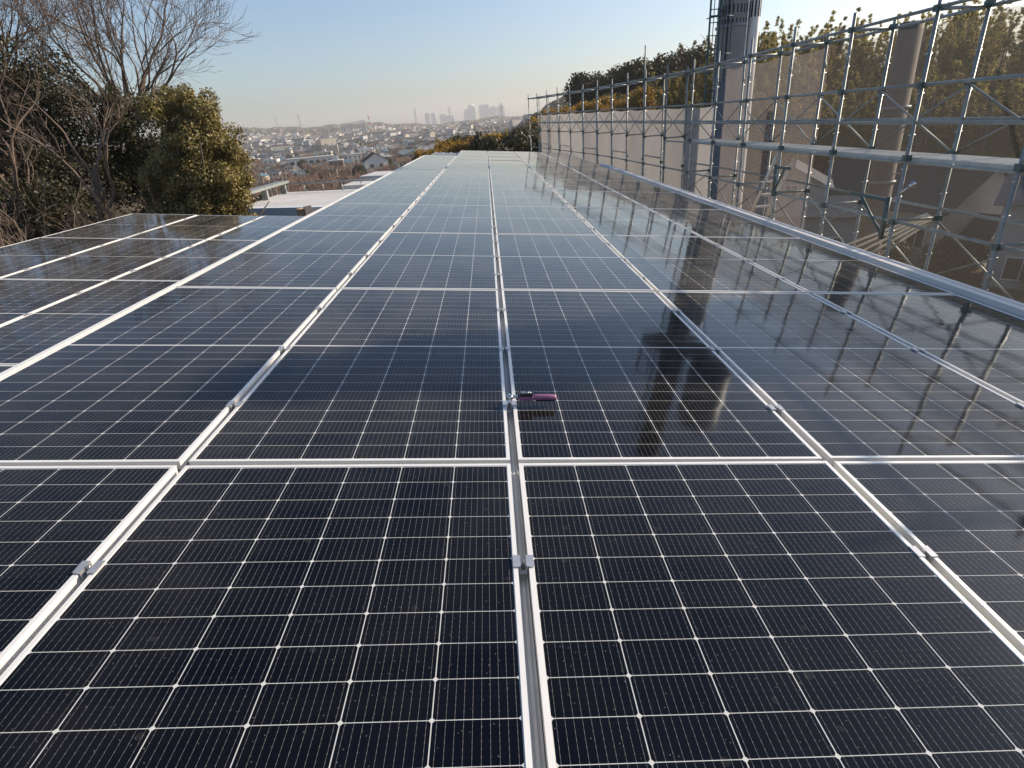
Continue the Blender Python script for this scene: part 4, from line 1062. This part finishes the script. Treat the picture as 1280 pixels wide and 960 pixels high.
MB().box(-15, 15, -6, 6, -3, 8.5).build('wall', M['white_wall'], sb); MB().box(-15.4, 15.4, -6.4, 6.4, 8.503, 9.1).build('roof', M['rooflight'], sb)
for k in range(7): MB().box(-13.4 + k * 4.0, -10.8 + k * 4.0, -6.04, -5.99, 5.2, 7.2).build('window', M['window'], sb)
x, y, z = at(340, 120)
tp_ = thing('blue_sheet', 'blue tarpaulin on a frame among the poles at the left of the valley', 'tarpaulin', (x, y, z), .2)
prism(MB(), [(-1.6, -1.2), (1.6, -1.2), (1.6, 1.2), (-1.6, 1.2)], 5.2, 7.4).build('cover', M['tarp_blue'], tp_); prism(MB(), [(-1.5, -1.1), (1.5, -1.1), (1.5, 1.1), (-1.5, 1.1)], -1, 5.2).build('base', M['grey_wall'], tp_)
pn = 0
for (px, rad, h) in ((322, 90, 9.5), (329, 112, 10), (336, 130, 11), (347, 105, 10), (352, 150, 11), (371, 170, 11), (408, 190, 11), (436, 200, 11), (508, 200, 11)):
    x, y, z = at(px, rad)
    wh = ['leftmost, beside the holly', 'second from the holly', 'left of the blue tarpaulin', 'right of the blue tarpaulin', 'next right of the blue tarpaulin', 'above the white flat roof', 'left of the tall white house', 'near the tall white house', 'left of the long hall'][pn]; pn += 1
    t = thing('utility_pole', 'thin pale utility pole in the valley, ' + wh, 'pole', (x, y, z), group='utility poles in the valley')
    MB().lathe([(.19, -1), (.12, h), (0, h)], 10).build('shaft', M['concrete'], t)
    cm = MB(); cm.box(-.9, .9, -.05, .05, h - .8, h - .68); cm.box(-.7, .7, -.05, .05, h - 1.7, h - 1.58); cm.build('crossarm', M['galv'], t)

# ------------------------------------------------------------------ skyline
def sky_at(px, rad): az = bearing(px, 150); return rad * math.sin(az), rad * math.cos(az) - 1.7
TW = [(534.7, 26, 128, 0, 'left one of the thin twin towers on the skyline'), (542.5, 26, 126, 0, 'right one of the thin twin towers on the skyline'), (554.5, 40, 106, 1, 'low hazy tower just right of the twin towers'), (563, 46, 96, 0, 'lowest hazy tower, below the pylon between the tower groups'),
      (585.5, 44, 128, 1, 'shorter left half of the paired broad towers'), (590.5, 40, 158, 2, 'round topped tallest tower of the skyline'), (606, 56, 160, 0, 'broad square tower right of the round topped one'), (617, 44, 136, 1, 'mid height tower left of the last pylon'), (627, 40, 140, 0, 'rightmost hazy tower, behind the last pylon')]
for (px, w, h, k, lab) in TW:
    x, y = sky_at(px, 3600); t = thing('skyscraper', lab, 'tower block', (x, y, -10), group='towers on the skyline')
    h = h * .66 + 2
    m = MB(); m.box(-w / 2, w / 2, -w / 2, w / 2, 0, h); m.build('shaft', M['tower'], t)
    c = MB()
    if k == 2: c.lathe([(w * .46, h + .01), (w * .46, h + 4), (w * .3, h + 9), (0, h + 11)], 16)
    elif k == 1: c.box(-w * .3, w * .3, -w * .3, w * .3, h + .01, h + 6)
    else: c.box(-w * .42, w * .42, -w * .42, w * .42, h + .01, h + 3)
    c.build('crown', M['tower'], t)
    wi = MB()
    for q in range(int(h // 8)): wi.box(-w * .5 - .3, w * .5 + .3, -w * .5 - .3, -w * .5 + .3, q * 8 + 3, q * 8 + 5.5)
    wi.build('window_band', M['grey_wall'], t)
def pylon(px, rad, h, label, mats, name='pylon', striped=False):
    x, y = sky_at(px, rad); z = gz(x, y); t = thing(name, label, 'pylon', (x, y, z), R(20)); b = MB(); w0 = h * .085; n = 8; tb_ = .0075 * h
    zs = [h * i / n for i in range(n + 1)]; W = [w0 * (1 - .88 * (i / n) ** .75) for i in range(n + 1)]
    for i in range(n):
        a, c = W[i], W[i + 1]; mi = (i % 2) if striped else 0
        C0 = [(-a, -a, zs[i]), (a, -a, zs[i]), (a, a, zs[i]), (-a, a, zs[i])]; C1 = [(-c, -c, zs[i + 1]), (c, -c, zs[i + 1]), (c, c, zs[i + 1]), (-c, c, zs[i + 1])]
        for k in range(4):
            b.tube([C0[k], C1[k]], tb_, 4, mi); b.tube([C0[k], C1[(k + 1) % 4]], tb_ * .6, 4, mi)
    b.build('mast', mats, t)
    if not striped:
        arms = MB()
        for f in (.72, .83, .94): arms.tube([(-h * .13, 0, h * f), (0, 0, h * (f + .03)), (h * .13, 0, h * f)], tb_, 4)
        arms.build('arm', mats[0], t)
pylon(374, 2300, 62, 'hazy steel pylon on the ridge at the left end of the skyline', [M['pylon']])
pylon(345, 2500, 50, 'smaller hazy pylon at the far left of the ridge', [M['pylon']])
pylon(520, 2600, 70, 'hazy pylon right of the practice net', [M['pylon']])
pylon(563, 2700, 74, 'tall hazy pylon between the two groups of towers', [M['pylon']])
pylon(628, 1500, 50, 'tall pylon on the right shoulder of the ridge', [M['pylon']])
pylon(461, 1500, 50, 'red and white striped lattice mast beside the practice net', [M['redpaint'], M['whitepaint']], 'striped_mast', True)
x0, y0 = sky_at(424, 1500); x1, y1 = sky_at(456, 1500)
gn = thing('practice_net', 'tall netting on rows of masts on the ridge', 'netting', (0, 0, 0)); zb = gz((x0 + x1) / 2, (y0 + y1) / 2)
for k in range(12):
    t = k / 11; x, y = x0 + (x1 - x0) * t, y0 + (y1 - y0) * t
    MB().tube([(x, y, zb - 10), (x, y, zb + 34 + 5 * t)], .7, 5).build('mast', M['pylon'], gn)
nm = MB(); nm.add([(x0, y0, zb), (x1, y1, zb), (x1, y1, zb + 39), (x0, y0, zb + 34)], [(0, 1, 2, 3)]); nm.build('net', M['netgreen'], gn)
